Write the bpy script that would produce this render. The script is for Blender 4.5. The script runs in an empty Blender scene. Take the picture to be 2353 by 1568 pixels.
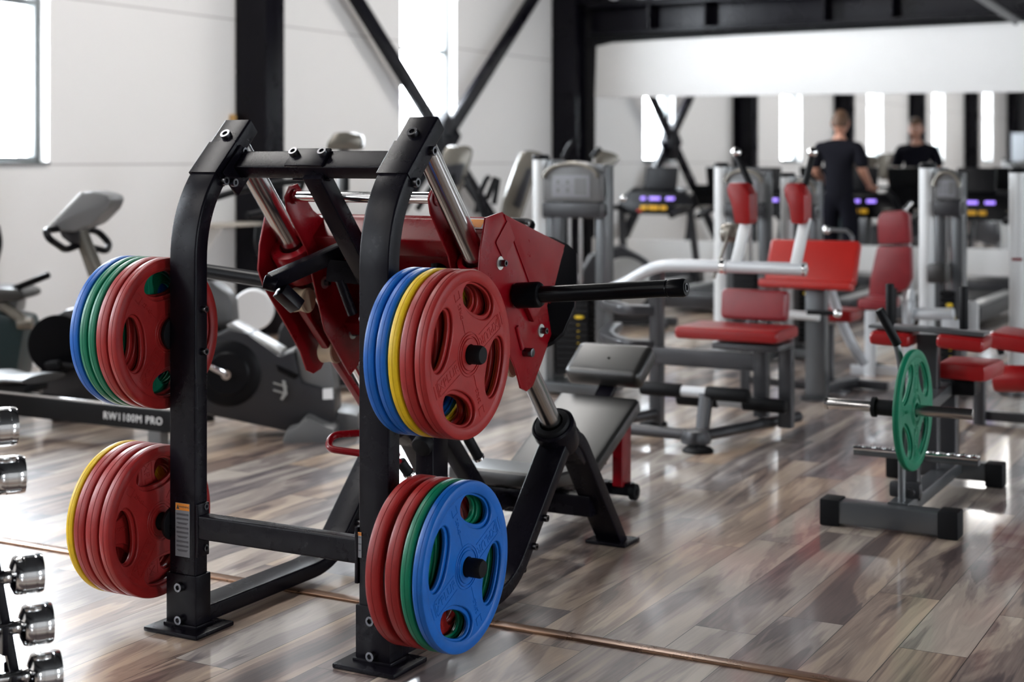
import bpy, bmesh, math, random
from mathutils import Vector, Matrix, Quaternion
random.seed(7)
PI = math.pi
C = bpy.context.scene.collection
SC = bpy.context.scene

# ---------------------------------------------------------------- camera, light, exposure
TH = math.radians(28.65)
cd = bpy.data.cameras.new('camera'); cam = bpy.data.objects.new('camera', cd); C.objects.link(cam)
cam.location = (0, 0, 1.38); cam.rotation_euler = (PI/2, 0, TH)
cd.sensor_width = 36.0; cd.lens = 3459*36/2353
cd.shift_x = 0.0; cd.shift_y = -414/2353
cd.dof.use_dof = True; cd.dof.focus_distance = 4.25; cd.dof.aperture_fstop = 2.25
cd.clip_end = 200
SC.camera = cam
SC.view_settings.view_transform = 'Standard'; SC.view_settings.look = 'None'
SC.view_settings.gamma = 1.0; SC.view_settings.use_curve_mapping = False
SC.view_settings.exposure = 0.34

world = bpy.data.worlds.new('sky'); SC.world = world; world.use_nodes = True
bg = world.node_tree.nodes['Background']
bg.inputs[0].default_value = (0.86, 0.93, 1.0, 1); bg.inputs[1].default_value = 36.0

XW, YM, XR, YF, ZC = -7.7, 15.3, 7.5, -13.0, 5.2       # left wall, mirror wall, right wall, front wall, ceiling
WINY = [12.42, 7.0, 1.95, -3.3, -8.7]                   # window centres on the left wall
FILLWIN = [(-6.1, -5.1), (-0.5, 0.5), (5.1, 6.1), (10.7, 11.7)]    # spans of unseen right-wall windows, added to let in fill light
def portal(loc, rot, sx, sy):
    l = bpy.data.lights.new('daylight', 'AREA'); l.shape = 'RECTANGLE'; l.size = sx; l.size_y = sy
    l.cycles.is_portal = True
    o = bpy.data.objects.new('daylight_portal', l); C.objects.link(o); o.location = loc; o.rotation_euler = rot
for y in WINY: portal((XW-0.22, y, 2.9), (0, -PI/2, 0), 3.1, 1.02)
for a, b in FILLWIN: portal((XR+0.22, (a+b)/2, 2.6), (0, PI/2, 0), 2.4, b-a)

# ---------------------------------------------------------------- materials
def nd(nt, t, **k):
    n = nt.nodes.new(t)
    for a, b in k.items(): setattr(n, a, b)
    return n
def mat(name, col, rough=.5, metal=0., coat=0., spec=.5, noise=0., nscale=8., bump=0., bscale=200., emis=None, aniso=0.):
    m = bpy.data.materials.new(name); m.use_nodes = True; nt = m.node_tree; b = nt.nodes['Principled BSDF']
    b.inputs['Base Color'].default_value = (*col, 1); b.inputs['Roughness'].default_value = rough
    b.inputs['Metallic'].default_value = metal; b.inputs['Coat Weight'].default_value = coat
    b.inputs['Coat Roughness'].default_value = .08; b.inputs['Specular IOR Level'].default_value = spec
    if aniso: b.inputs['Anisotropic'].default_value = aniso
    tc = nd(nt, 'ShaderNodeTexCoord')
    if noise:
        n = nd(nt, 'ShaderNodeTexNoise'); n.inputs['Scale'].default_value = nscale; n.inputs['Detail'].default_value = 6
        n.inputs['Roughness'].default_value = .65
        nt.links.new(tc.outputs['Object'], n.inputs['Vector'])
        r = nd(nt, 'ShaderNodeMapRange'); r.inputs[1].default_value = .3; r.inputs[2].default_value = .7
        r.inputs[3].default_value = 1-noise; r.inputs[4].default_value = 1+noise
        nt.links.new(n.outputs[0], r.inputs[0])
        mx = nd(nt, 'ShaderNodeVectorMath', operation='SCALE'); mx.inputs[0].default_value = col
        nt.links.new(r.outputs[0], mx.inputs['Scale']); nt.links.new(mx.outputs[0], b.inputs['Base Color'])
        rr = nd(nt, 'ShaderNodeMapRange'); rr.inputs[3].default_value = max(.02, rough*(1-noise)); rr.inputs[4].default_value = min(1, rough*(1+noise))
        nt.links.new(n.outputs[0], rr.inputs[0]); nt.links.new(rr.outputs[0], b.inputs['Roughness'])
    if bump:
        n2 = nd(nt, 'ShaderNodeTexNoise'); n2.inputs['Scale'].default_value = bscale; n2.inputs['Detail'].default_value = 3
        nt.links.new(tc.outputs['Object'], n2.inputs['Vector'])
        bp = nd(nt, 'ShaderNodeBump'); bp.inputs['Strength'].default_value = bump; bp.inputs['Distance'].default_value = .002
        nt.links.new(n2.outputs[0], bp.inputs['Height']); nt.links.new(bp.outputs[0], b.inputs['Normal'])
    if emis:
        b.inputs['Emission Color'].default_value = (*emis[0], 1); b.inputs['Emission Strength'].default_value = emis[1]
    return m
M = {}
M['black'] = mat('black_powder_coat', (.0045, .0038, .0065), .27, 0, 0, .14, .12, 6, .12, 900)
M['blackgloss'] = mat('black_gloss_steel', (.003, .003, .004), .28, 0, 0, .12)
M['blackplastic'] = mat('black_plastic', (.004, .004, .005), .42, 0, 0, .15)
M['rubber'] = mat('black_rubber', (.004, .004, .005), .6, 0, 0, .2)
M['red'] = mat('red_paint', (.19, .002, .006), .28, 0, .05, .22, .12, 9)
M['pred'] = mat('red_rubber', (.27, .013, .012), .40, 0, 0, .35, .14, 14, .15, 500)
M['pblue'] = mat('blue_rubber', (.003, .100, .40), .38, 0, 0, .35, .12, 14, .15, 500)
M['pgreen'] = mat('green_rubber', (.002, .155, .078), .38, 0, 0, .35, .12, 14, .15, 500)
M['pyellow'] = mat('yellow_rubber', (.66, .43, .008), .42, 0, 0, .35, .16, 14, .15, 500)
M['chrome'] = mat('chrome', (.78, .78, .78), .10, 1)
M['steel'] = mat('guide_rod_steel', (.52, .51, .50), .20, 1, 0, .5, .12, 5)
M['bolt'] = mat('bolt_steel', (.13, .13, .14), .28, 1)
M['zinc'] = mat('zinc_washer', (.70, .72, .68), .35, .8)
M['grey'] = mat('grey_machine_paint', (.050, .050, .054), .30, .4, 0)
M['greysteel'] = mat('grey_steel', (.12, .125, .13), .30, .6)
M['silver'] = mat('silver_paint', (.58, .60, .62), .36, .25)
M['vinylbright'] = mat('bright_red_vinyl', (.40, .012, .008), .34, 0, 0, .4, .08, 5, .1, 300)
M['white'] = mat('white_tube_paint', (.68, .69, .69), .28, .1)
M['vinylred'] = mat('red_vinyl', (.26, .006, .007), .34, 0, 0, .4, .08, 5, .1, 300)
M['vinylworn'] = mat('faded_red_vinyl', (.22, .018, .024), .36, 0, 0, .5, .2, 4, .2, 300)
M['vinylblack'] = mat('black_vinyl', (.012, .011, .010), .36, 0, 0, .9, .05, 5, .06, 260)
M['charcoal'] = mat('charcoal_plastic', (.020, .020, .023), .34)
M['midgrey'] = mat('mid_grey_plastic', (.12, .12, .12), .38)
M['lightgrey'] = mat('light_grey_plastic', (.34, .34, .33), .30, .3)
M['beigegrey'] = mat('warm_grey_plastic', (.18, .165, .14), .22, .4)
M['sign'] = mat('sign_panel', (.20, .20, .215), .5)
M['label'] = mat('label_grey', (.22, .23, .25), .5)
M['labeltext'] = mat('label_print', (.06, .06, .07), .6)
M['orange'] = mat('label_orange', (.75, .26, .03), .5)
M['whitelabel'] = mat('white_label', (.75, .75, .75), .5)
M['cream'] = mat('cream_urethane', (.50, .40, .27), .5)
M['teal'] = mat('dark_teal_plastic', (.010, .028, .032), .40)
M['yellow'] = mat('yellow_plastic', (.75, .50, .01), .4)
M['amber'] = mat('amber_buttons', (.8, .42, .02), .4)
M['led'] = mat('purple_led', (.15, .1, .4), .4, emis=((.35, .22, 1.0), 1.3))
M['redknob'] = mat('red_knob', (.7, .01, .01), .3)
M['skin'] = mat('skin', (.50, .25, .17), .5)
M['hair'] = mat('brown_hair', (.10, .05, .025), .6)
M['shirt'] = mat('black_shirt', (.008, .008, .012), .9, 0, 0, .1)
M['trousers'] = mat('black_trousers', (.006, .006, .010), .9, 0, 0, .1)
M['ceil'] = mat('dark_ceiling', (.005, .005, .007), .7)
M['beam'] = mat('black_steel_beam', (.003, .0025, .005), .28, 0, 0, .14, .15, 3)
M['letters'] = mat('white_letters', (.75, .77, .78), .5)
M['tan'] = mat('tan_board', (.55, .33, .12), .6)
M['shelf'] = mat('shelf_laminate', (.50, .46, .40), .4)
M['strip'] = mat('copper_trim', (.22, .12, .07), .28, .6, 0, .5, .2, 6)
M['plaster'] = mat('white_plaster', (.82, .81, .795), .55, 0, 0, .5, .02, 2)
M['frame'] = mat('window_frame', (.10, .11, .11), .4)
M['front'] = mat('dark_front_wall', (.05, .05, .055), .6)
M['mirror'] = mat('mirror_glass', (.90, .91, .91), .006, 1)
M['lamp'] = mat('lamp_diffuser', (.9, .9, .9), .5, emis=((1, .97, .94), 16.0))

def glass_mat():
    m = bpy.data.materials.new('window_glass'); m.use_nodes = True; nt = m.node_tree
    for n in list(nt.nodes): nt.nodes.remove(n)
    o = nd(nt, 'ShaderNodeOutputMaterial'); t = nd(nt, 'ShaderNodeBsdfTransparent'); g = nd(nt, 'ShaderNodeBsdfGlossy')
    g.inputs['Roughness'].default_value = .02; x = nd(nt, 'ShaderNodeMixShader'); x.inputs[0].default_value = .06
    nt.links.new(t.outputs[0], x.inputs[1]); nt.links.new(g.outputs[0], x.inputs[2]); nt.links.new(x.outputs[0], o.inputs[0])
    return m
M['glass'] = glass_mat()

def wall_mat():
    m = mat('white_wall_panel', (.84, .825, .81), .42); nt = m.node_tree; b = nt.nodes['Principled BSDF']
    def mth(op, a, c=None, d=None):
        n = nd(nt, 'ShaderNodeMath', operation=op)
        for i, v in enumerate((a, c, d)):
            if v is None: continue
            if isinstance(v, (int, float)): n.inputs[i].default_value = v
            else: nt.links.new(v, n.inputs[i])
        return n.outputs[0]
    g = nd(nt, 'ShaderNodeNewGeometry'); s = nd(nt, 'ShaderNodeSeparateXYZ'); nt.links.new(g.outputs['Position'], s.inputs[0])
    z = s.outputs[2]
    fr = mth('FRACT', mth('MULTIPLY', mth('SUBTRACT', z, .203), 1/1.152))
    dist = mth('MINIMUM', fr, mth('SUBTRACT', 1, fr))
    joint = mth('LESS_THAN', dist, .0055)
    mx = nd(nt, 'ShaderNodeMix', data_type='RGBA'); mx.inputs['A'].default_value = (.84, .825, .81, 1); mx.inputs['B'].default_value = (.55, .53, .52, 1)
    nt.links.new(joint, mx.inputs['Factor']); nt.links.new(mx.outputs['Result'], b.inputs['Base Color'])
    rib = mth('PINGPONG', mth('MULTIPLY', z, 1/.115), .5)
    ribs = mth('SMOOTH_MIN', rib, .12, .08)
    n = nd(nt, 'ShaderNodeTexNoise'); n.inputs['Scale'].default_value = 2.0; nt.links.new(g.outputs['Position'], n.inputs['Vector'])
    h = mth('ADD', mth('MULTIPLY', ribs, .5), mth('MULTIPLY', joint, -.6))
    bp = nd(nt, 'ShaderNodeBump'); bp.inputs['Strength'].default_value = .35; bp.inputs['Distance'].default_value = .006
    nt.links.new(h, bp.inputs['Height']); nt.links.new(bp.outputs[0], b.inputs['Normal'])
    return m
M['wall'] = wall_mat()

def floor_mat():
    m = bpy.data.materials.new('laminate_floor'); m.use_nodes = True; nt = m.node_tree; b = nt.nodes['Principled BSDF']
    def mth(op, a, c=None, d=None):
        n = nd(nt, 'ShaderNodeMath', operation=op)
        for i, v in enumerate((a, c, d)):
            if v is None: continue
            if isinstance(v, (int, float)): n.inputs[i].default_value = v
            else: nt.links.new(v, n.inputs[i])
        return n.outputs[0]
    def comb(x, y, z=0.0):
        n = nd(nt, 'ShaderNodeCombineXYZ')
        for i, v in enumerate((x, y, z)):
            if isinstance(v, (int, float)): n.inputs[i].default_value = v
            else: nt.links.new(v, n.inputs[i])
        return n.outputs[0]
    g = nd(nt, 'ShaderNodeNewGeometry'); s = nd(nt, 'ShaderNodeSeparateXYZ'); nt.links.new(g.outputs['Position'], s.inputs[0])
    x, y = s.outputs[0], s.outputs[1]
    W, L = .193, 1.29
    gx = mth('MULTIPLY', mth('ADD', x, 20.0), 1/W); row = mth('FLOOR', gx); fx = mth('FRACT', gx)
    wn = nd(nt, 'ShaderNodeTexWhiteNoise', noise_dimensions='1D'); nt.links.new(row, wn.inputs['W'])
    gy = mth('ADD', mth('MULTIPLY', mth('ADD', y, 30.0), 1/L), wn.outputs['Value']); col = mth('FLOOR', gy); fy = mth('FRACT', gy)
    w2 = nd(nt, 'ShaderNodeTexWhiteNoise', noise_dimensions='2D'); nt.links.new(comb(row, col), w2.inputs['Vector'])
    rs = nd(nt, 'ShaderNodeSeparateXYZ'); nt.links.new(w2.outputs['Color'], rs.inputs[0])
    r1, r2, r3 = rs.outputs
    # board figure: stretched, warped noise (different on every plank)
    v = comb(mth('ADD', mth('MULTIPLY', x, 6.5), mth('MULTIPLY', r1, 91.0)), mth('ADD', mth('MULTIPLY', y, .75), mth('MULTIPLY', r2, 57.0)), mth('MULTIPLY', r3, 33.0))
    n1 = nd(nt, 'ShaderNodeTexNoise'); n1.inputs['Scale'].default_value = 1.0; n1.inputs['Detail'].default_value = 4; n1.inputs['Roughness'].default_value = .55; n1.inputs['Distortion'].default_value = 1.1
    nt.links.new(v, n1.inputs['Vector'])
    rings = mth('FRACT', mth('MULTIPLY', n1.outputs[0], 9.0)); rings = mth('ABSOLUTE', mth('SUBTRACT', rings, .5))
    v2 = comb(mth('MULTIPLY', x, 120.0), mth('MULTIPLY', y, 5.0), r1)
    n2 = nd(nt, 'ShaderNodeTexNoise'); n2.inputs['Scale'].default_value = 1.0; n2.inputs['Detail'].default_value = 3; nt.links.new(v2, n2.inputs['Vector'])
    t = mth('ADD', n1.outputs[0], mth('MULTIPLY', mth('SUBTRACT', n2.outputs[0], .5), .14))
    t = mth('ADD', t, mth('MULTIPLY', mth('SUBTRACT', rings, .25), .15))
    t = mth('ADD', t, mth('MULTIPLY', mth('SUBTRACT', r3, .5), .12))
    cr = nd(nt, 'ShaderNodeValToRGB'); e = cr.color_ramp.elements
    e[0].position = .30; e[0].color = (.075, .058, .060, 1); e[1].position = .70; e[1].color = (.62, .55, .45, 1)
    for p, c in ((.40, (.15, .118, .112, 1)), (.48, (.30, .245, .215, 1)), (.57, (.46, .395, .33, 1))):
        k = e.new(p); k.color = c
    nt.links.new(t, cr.inputs[0])
    tint = nd(nt, 'ShaderNodeMix', data_type='RGBA', blend_type='MULTIPLY'); nt.links.new(cr.outputs[0], tint.inputs['A'])
    tr = nd(nt, 'ShaderNodeValToRGB'); tr.color_ramp.elements[0].color = (1.05, .86, .72, 1); tr.color_ramp.elements[1].color = (.92, .94, 1.0, 1)
    nt.links.new(r2, tr.inputs[0]); nt.links.new(tr.outputs[0], tint.inputs['B']); tint.inputs['Factor'].default_value = 1.0
    ex = mth('MULTIPLY', mth('MINIMUM', fx, mth('SUBTRACT', 1, fx)), W); ey = mth('MULTIPLY', mth('MINIMUM', fy, mth('SUBTRACT', 1, fy)), L)
    seam = mth('LESS_THAN', mth('MINIMUM', ex, ey), .0013)
    fin = nd(nt, 'ShaderNodeMix', data_type='RGBA'); nt.links.new(tint.outputs['Result'], fin.inputs['A']); fin.inputs['B'].default_value = (.035, .028, .025, 1)
    nt.links.new(seam, fin.inputs['Factor']); nt.links.new(fin.outputs['Result'], b.inputs['Base Color'])
    b.inputs['Roughness'].default_value = .38
    b.inputs['Coat Weight'].default_value = .9; b.inputs['Coat Roughness'].default_value = .10
    b.inputs['Specular IOR Level'].default_value = .6
    bp = nd(nt, 'ShaderNodeBump'); bp.inputs['Strength'].default_value = .25; bp.inputs['Distance'].default_value = .001
    nt.links.new(mth('ADD', mth('MULTIPLY', seam, -1.0), mth('MULTIPLY', n2.outputs[0], .25)), bp.inputs['Height']); nt.links.new(bp.outputs[0], b.inputs['Normal'])
    return m
M['floor'] = floor_mat()

# ---------------------------------------------------------------- mesh helpers
def V(p): return Vector(p)
def fillet(pts, r, n=6):
    pts = [V(p) for p in pts]; out = [pts[0]]
    for i in range(1, len(pts)-1):
        a, b, c = pts[i-1], pts[i], pts[i+1]; d1 = (a-b); d2 = (c-b)
        rr = r[i-1] if isinstance(r, (list, tuple)) else r
        rr = min(rr, d1.length*.49, d2.length*.49)
        d1.normalize(); d2.normalize()
        p0, p2 = b+d1*rr, b+d2*rr
        for k in range(n+1):
            t = k/n; out.append(p0*(1-t)**2 + b*2*t*(1-t) + p2*t*t)
    out.append(pts[-1]); return out
class MB:
    def __init__(s): s.bm = bmesh.new()
    def merge(s, b2):
        me = bpy.data.meshes.new('tmp'); b2.to_mesh(me); b2.free(); s.bm.from_mesh(me); bpy.data.meshes.remove(me); return s
    def box(s, c, d, r=(0, 0, 0), bev=.004, seg=2):
        b = bmesh.new(); bmesh.ops.create_cube(b, size=1)
        bmesh.ops.scale(b, vec=d, verts=b.verts)
        bev = min(bev, min(d)*.45)
        if bev > 0: bmesh.ops.bevel(b, geom=list(b.edges), offset=bev, segments=seg, profile=.6, affect='EDGES')
        from mathutils import Euler
        R = r.to_matrix().to_4x4() if isinstance(r, Quaternion) else (r if isinstance(r, Matrix) else Euler(r).to_matrix().to_4x4())
        bmesh.ops.transform(b, matrix=Matrix.Translation(c) @ R, verts=b.verts)
        return s.merge(b)
    def bar(s, a, c, w, t, ref=(1, 0, 0), bev=.005):
        """straight box from a to c: w along ref, t across"""
        a, c = V(a), V(c); z = (c-a); L = z.length; z.normalize(); x = V(ref); x = (x - z*x.dot(z)).normalized(); y = z.cross(x)
        R = Matrix((x, y, z)).transposed().to_4x4()
        return s.box((a+c)/2, (w, t, L), R, bev)
    def cyl(s, a, c, r, r2=None, n=28, bev=0.):
        a, c = V(a), V(c); d = c-a; L = d.length; r2 = r if r2 is None else r2
        prof = [(0, 0), (r, 0), (r2, L), (0, L)] if not bev else [(0, 0), (r-bev, 0), (r-bev*.3, bev*.3), (r, bev), (r2, L-bev), (r2-bev*.3, L-bev*.3), (r2-bev, L), (0, L)]
        return s.lathe(prof, a, d, n)
    def lathe(s, prof, o, axis, n=48, closed=False):
        o = V(o); z = V(axis).normalized(); q = V((0, 0, 1)).rotation_difference(z)
        b = bmesh.new(); rings = []
        for r, h in prof:
            if r < 1e-6: rings.append([b.verts.new((0, 0, h))])
            else: rings.append([b.verts.new((r*math.cos(2*PI*k/n), r*math.sin(2*PI*k/n), h)) for k in range(n)])
        pairs = list(zip(rings[:-1], rings[1:])) + ([(rings[-1], rings[0])] if closed else [])
        for A, B in pairs:
            for k in range(n):
                k2 = (k+1) % n
                if len(A) == 1 and len(B) == 1: continue
                if len(A) == 1: b.faces.new((A[0], B[k2], B[k]))
                elif len(B) == 1: b.faces.new((A[k], A[k2], B[0]))
                else: b.faces.new((A[k], A[k2], B[k2], B[k]))
        bmesh.ops.recalc_face_normals(b, faces=b.faces)
        bmesh.ops.transform(b, matrix=Matrix.Translation(o) @ q.to_matrix().to_4x4(), verts=b.verts)
        return s.merge(b)
    def loft(s, pts, prof, ref=(1, 0, 0), closed=False, scales=None):
        """sweep closed 2D profile (u along ref, v along normal) with mitred joints"""
        pts = [V(p) for p in pts]; n = len(pts); b = bmesh.new(); rings = []; ref0 = V(ref).normalized(); prev = None
        for i, p in enumerate(pts):
            if closed: t1 = (p-pts[i-1]).normalized(); t2 = (pts[(i+1) % n]-p).normalized()
            else:
                t1 = (p-pts[i-1]).normalized() if i > 0 else None; t2 = (pts[i+1]-p).normalized() if i < n-1 else None
                if t1 is None: t1 = t2
                if t2 is None: t2 = t1
            t = (t1+t2).normalized(); k = 1/max(.35, t.dot(t1))
            r = ref0 if prev is None or ref is not None and abs(t.dot(ref0)) < .9 else prev
            r = (r - t*r.dot(t)).normalized(); prev = r; nn = t.cross(r)
            bend = (t2-t1); sc = scales[i] if scales else 1
            if bend.length > 1e-5:
                bd = bend.normalized(); 
            else: bd = None
            ring = []
            for u, v in prof:
                off = (r*u + nn*v)*sc
                if bd is not None: off += bd*off.dot(bd)*(k-1)
                ring.append(b.verts.new(p+off))
            rings.append(ring)
        m = len(prof)
        for A, B in list(zip(rings[:-1], rings[1:])) + ([(rings[-1], rings[0])] if closed else []):
            for k in range(m): b.faces.new((A[k], A[(k+1) % m], B[(k+1) % m], B[k]))
        if not closed: b.faces.new(rings[0][::-1]); b.faces.new(rings[-1])
        bmesh.ops.recalc_face_normals(b, faces=b.faces)
        return s.merge(b)
    def tube(s, pts, r, n=14, closed=False, ref=None, scales=None):
        prof = [(r*math.cos(2*PI*k/n), r*math.sin(2*PI*k/n)) for k in range(n)]
        if ref is None:
            t = (V(pts[1])-V(pts[0])).normalized(); ref = (1, 0, 0) if abs(t.x) < .8 else (0, 0, 1)
            # choose a reference far from every segment if possible
            best = None
            for c in ((1, 0, 0), (0, 1, 0), (0, 0, 1), (.5, .6, .62), (-.5, .6, .62)):
                c = V(c).normalized(); w = max(abs((V(b)-V(a)).normalized().dot(c)) for a, b in zip(pts[:-1], pts[1:]) if (V(b)-V(a)).length > 1e-6)
                if best is None or w < best[0]-1e-3: best = (w, c)
            ref = best[1]
        return s.loft(pts, prof, ref, closed, scales)
    def rect(s, pts, w, t, ref=(1, 0, 0), cr=.008, closed=False):
        prof = []; cr = min(cr, w*.45, t*.45)
        for cx, cy, a0 in ((w/2-cr, t/2-cr, 0), (-w/2+cr, t/2-cr, 90), (-w/2+cr, -t/2+cr, 180), (w/2-cr, -t/2+cr, 270)):
            for k in range(4):
                a = math.radians(a0+30*k); prof.append((cx+cr*math.cos(a), cy+cr*math.sin(a)))
        return s.loft(pts, prof, ref, closed)
    def prism(s, poly, ext, bev=.003):
        """polygon (3D points) extruded by vector ext (centred)"""
        e = V(ext); b = bmesh.new(); A = [b.verts.new(V(p)-e/2) for p in poly]; B = [b.verts.new(V(p)+e/2) for p in poly]
        n = len(poly); b.faces.new(A[::-1]); b.faces.new(B)
        for k in range(n): b.faces.new((A[k], A[(k+1) % n], B[(k+1) % n], B[k]))
        bmesh.ops.recalc_face_normals(b, faces=b.faces)
        if bev: bmesh.ops.bevel(b, geom=list(b.edges), offset=bev, segments=2, profile=.6, affect='EDGES')
        return s.merge(b)
    def ball(s, c, r, rot=(0, 0, 0), n=20):
        from mathutils import Euler
        b = bmesh.new(); bmesh.ops.create_uvsphere(b, u_segments=n, v_segments=n//2+2, radius=1)
        if isinstance(r, (int, float)): r = (r, r, r)
        R = rot if isinstance(rot, Matrix) else Euler(rot).to_matrix().to_4x4()
        bmesh.ops.transform(b, matrix=Matrix.Translation(c) @ R @ Matrix.Diagonal((*r, 1)), verts=b.verts)
        return s.merge(b)
    def mesh(s, me, mtx):
        b = bmesh.new(); b.from_mesh(me); bmesh.ops.transform(b, matrix=mtx, verts=b.verts); return s.merge(b)
    def build(s, name, m, parent=None, angle=35, at=None):
        me = bpy.data.meshes.new(name)
        root = parent
        while root is not None and root.parent is not None: root = root.parent
        off = V(at) if at is not None else (root.location.copy() if root is not None else V((0, 0, 0)))
        bmesh.ops.transform(s.bm, matrix=Matrix.Translation(-off), verts=s.bm.verts)
        s.bm.to_mesh(me); s.bm.free()
        for p in me.polygons: p.use_smooth = True
        me.set_sharp_from_angle(angle=math.radians(angle))
        me.materials.append(M[m] if isinstance(m, str) else m)
        o = bpy.data.objects.new(name, me); C.objects.link(o)
        if parent is not None: o.parent = parent
        elif at is not None: o.location = at
        return o
def curve_mesh(cu):
    o = bpy.data.objects.new('tmpc', cu); C.objects.link(o); bpy.context.view_layer.update()
    dg = bpy.context.evaluated_depsgraph_get(); me = bpy.data.meshes.new_from_object(o.evaluated_get(dg))
    bpy.data.objects.remove(o); bpy.data.curves.remove(cu); return me
def text_mesh(t, size, ext=.0006, space=1.0):
    cu = bpy.data.curves.new('t', 'FONT'); cu.body = t; cu.size = size; cu.extrude = ext; cu.align_x = 'CENTER'; cu.align_y = 'CENTER'; cu.space_character = space
    cu.resolution_u = 3
    return curve_mesh(cu)
def thing(name, label, cat, loc=(0, 0, 0), group=None):
    o = bpy.data.objects.new(name, None); C.objects.link(o); o.location = loc; o.empty_display_size = .1
    o['label'] = label; o['category'] = cat
    if group: o['group'] = group
    return o
def tag(o, label, cat, group=None):
    o['label'] = label; o['category'] = cat
    if group: o['group'] = group
    return o
def struct(o): o['kind'] = 'structure'; return o
def dup(root, loc=None, rotz=None, label=None, group=None):
    r = root.copy(); C.objects.link(r)
    if loc is not None: r.location = loc
    if rotz is not None: r.rotation_euler = (0, 0, rotz)
    if label: r['label'] = label
    if group: r['group'] = group
    for ch in list(root.children):
        c = ch.copy(); C.objects.link(c); c.parent = r
        for g in list(ch.children):
            d = g.copy(); C.objects.link(d); d.parent = c
    return r
def frameYZ(n):  # rotation whose local z is n (n in YZ-plane), local x = world X
    z = V(n).normalized(); x = V((1, 0, 0)); y = z.cross(x); return Matrix((x, y, z)).transposed().to_4x4()
def bolt(parent, c, d, r=.011, m='bolt', h=.012, washer=None):
    d = V(d).normalized(); b = MB(); c = V(c)
    if washer: b.cyl(c, c+d*.003, washer, n=20)
    b.lathe([(r*.55, h+.001), (r*.55, h*.4), (0, h*.4)], c, d, 12); b.lathe([(r*.55, h+.001), (r, h+.001), (r*1.05, h*.8), (r*1.05, 0), (0, 0)], c, d, 16)
    return b.build('bolt', m, parent)

# ================================================================ the room
b = MB(); b.box(((XW+XR)/2, (YF+YM)/2, -.05), (XR-XW+1, YM-YF+1, .1), bev=0); struct(b.build('floor', 'floor'))
b = MB(); b.box(((XW+XR)/2, (YF+YM)/2, ZC+.05), (XR-XW+1, YM-YF+1, .1), bev=0); struct(b.build('ceiling', 'ceil'))
WZ0, WZ1 = 1.36, 4.45
def holed_wall(name, x, spans, z0, z1, m, t=.3, sgn=-1):
    b = MB(); ys = [YF-.3] + [v for s in spans for v in s] + [YM+.3]; cx = x+sgn*t/2
    for a, c in zip(ys[0::2], ys[1::2]): b.box((cx, (a+c)/2, ZC/2), (t, c-a, ZC), bev=0)
    for a, c in spans:
        b.box((cx, (a+c)/2, z0/2), (t, c-a, z0), bev=0); b.box((cx, (a+c)/2, (z1+ZC)/2), (t, c-a, ZC-z1), bev=0)
    return struct(b.build(name, m))
LW = [(y-.5, y+.5) for y in sorted(WINY)]
holed_wall('wall_left', XW, LW, WZ0, WZ1, 'wall')
holed_wall('wall_right', XR, FILLWIN, 1.4, 3.8, 'plaster', sgn=1)
b = MB(); b.box(((XW+XR)/2, YM+.1, ZC/2), (XR-XW+1, .2, ZC), bev=0); struct(b.build('wall_back', 'ceil'))
b = MB(); b.box(((XW+XR)/2, YF-.1, ZC/2), (XR-XW+1, .2, ZC), bev=0); struct(b.build('wall_front', 'front'))
# windows
wi = 0
for y in WINY:
    wi += 1; b = MB(); x = XW-.12
    for yy in (y-.475, y+.475): b.box((x, yy, (WZ0+WZ1)/2), (.07, .05, WZ1-WZ0), bev=.003)
    for zz in (WZ0+.025, 2.46, 3.5, WZ1-.025): b.box((x, y, zz), (.07, .92, .045), bev=.003)
    b.box((XW-.06, y, WZ0+.006), (.17, .99, .014), bev=.003)
    w = struct(b.build('window_%d' % wi, 'frame'))
    g = MB(); g.box((x, y, (WZ0+WZ1)/2), (.008, .93, WZ1-WZ0-.06), bev=0); g.build('pane', 'glass', w)
for a, c in FILLWIN:  # out of view; these windows are added to brighten the room from the right
    wi += 1; b = MB(); x = XR+.12
    for yy in (a+.03, (a+c)/2, c-.03): b.box((x, yy, 2.6), (.07, .05, 2.4), bev=.003)
    for zz in (1.425, 2.6, 3.775): b.box((x, (a+c)/2, zz), (.07, c-a, .05), bev=.003)
    w = struct(b.build('window_%d' % wi, 'frame'))
    g = MB(); g.box((x, (a+c)/2, 2.6), (.008, c-a-.06, 2.34), bev=0); g.build('pane', 'glass', w)
# steel columns against the left wall (I sections), X braces between them, beams above
ti = 0
def trim(b, m='beam'):
    global ti; ti += 1; return struct(b.build('trim_%d' % ti, m))
COLY = [15.13, 9.6, 4.55, -.7, -6.0, -11.3]
for y in COLY:
    b = MB(); x0 = XW+.01; d = .30
    b.box((x0+d/2, y, ZC/2), (d, .012, ZC), bev=.002)
    b.box((x0+.008, y, ZC/2), (.016, .24, ZC), bev=.003); b.box((x0+d-.008, y, ZC/2), (.016, .24, ZC), bev=.003)
    b.box((x0+d/2, y-.118, ZC/2), (d, .008, ZC), bev=.002)
    trim(b)
def brace(yc, zc, dy, dz):
    for sg in (-1, 1):
        b = MB(); b.rect([(XW+.16+.03*sg, yc-dy, zc-sg*dz), (XW+.16+.03*sg, yc+dy, zc+sg*dz)], .05, .15, cr=.006); trim(b)
    b = MB(); b.box((XW+.16, yc, zc), (.13, .34, .34), (PI/4, 0, 0), .01); b.cyl((XW+.2, yc, zc), (XW+.25, yc, zc), .03); trim(b)
brace(12.42, 1.62, 2.55, 2.12)
for y in COLY: 
    b = MB(); b.box(((XW+XR)/2, y, ZC-.32), (XR-XW, .16, .5), bev=.01); b.box(((XW+XR)/2, y, ZC-.58), (XR-XW, .26, .02), bev=.004); trim(b)
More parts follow.
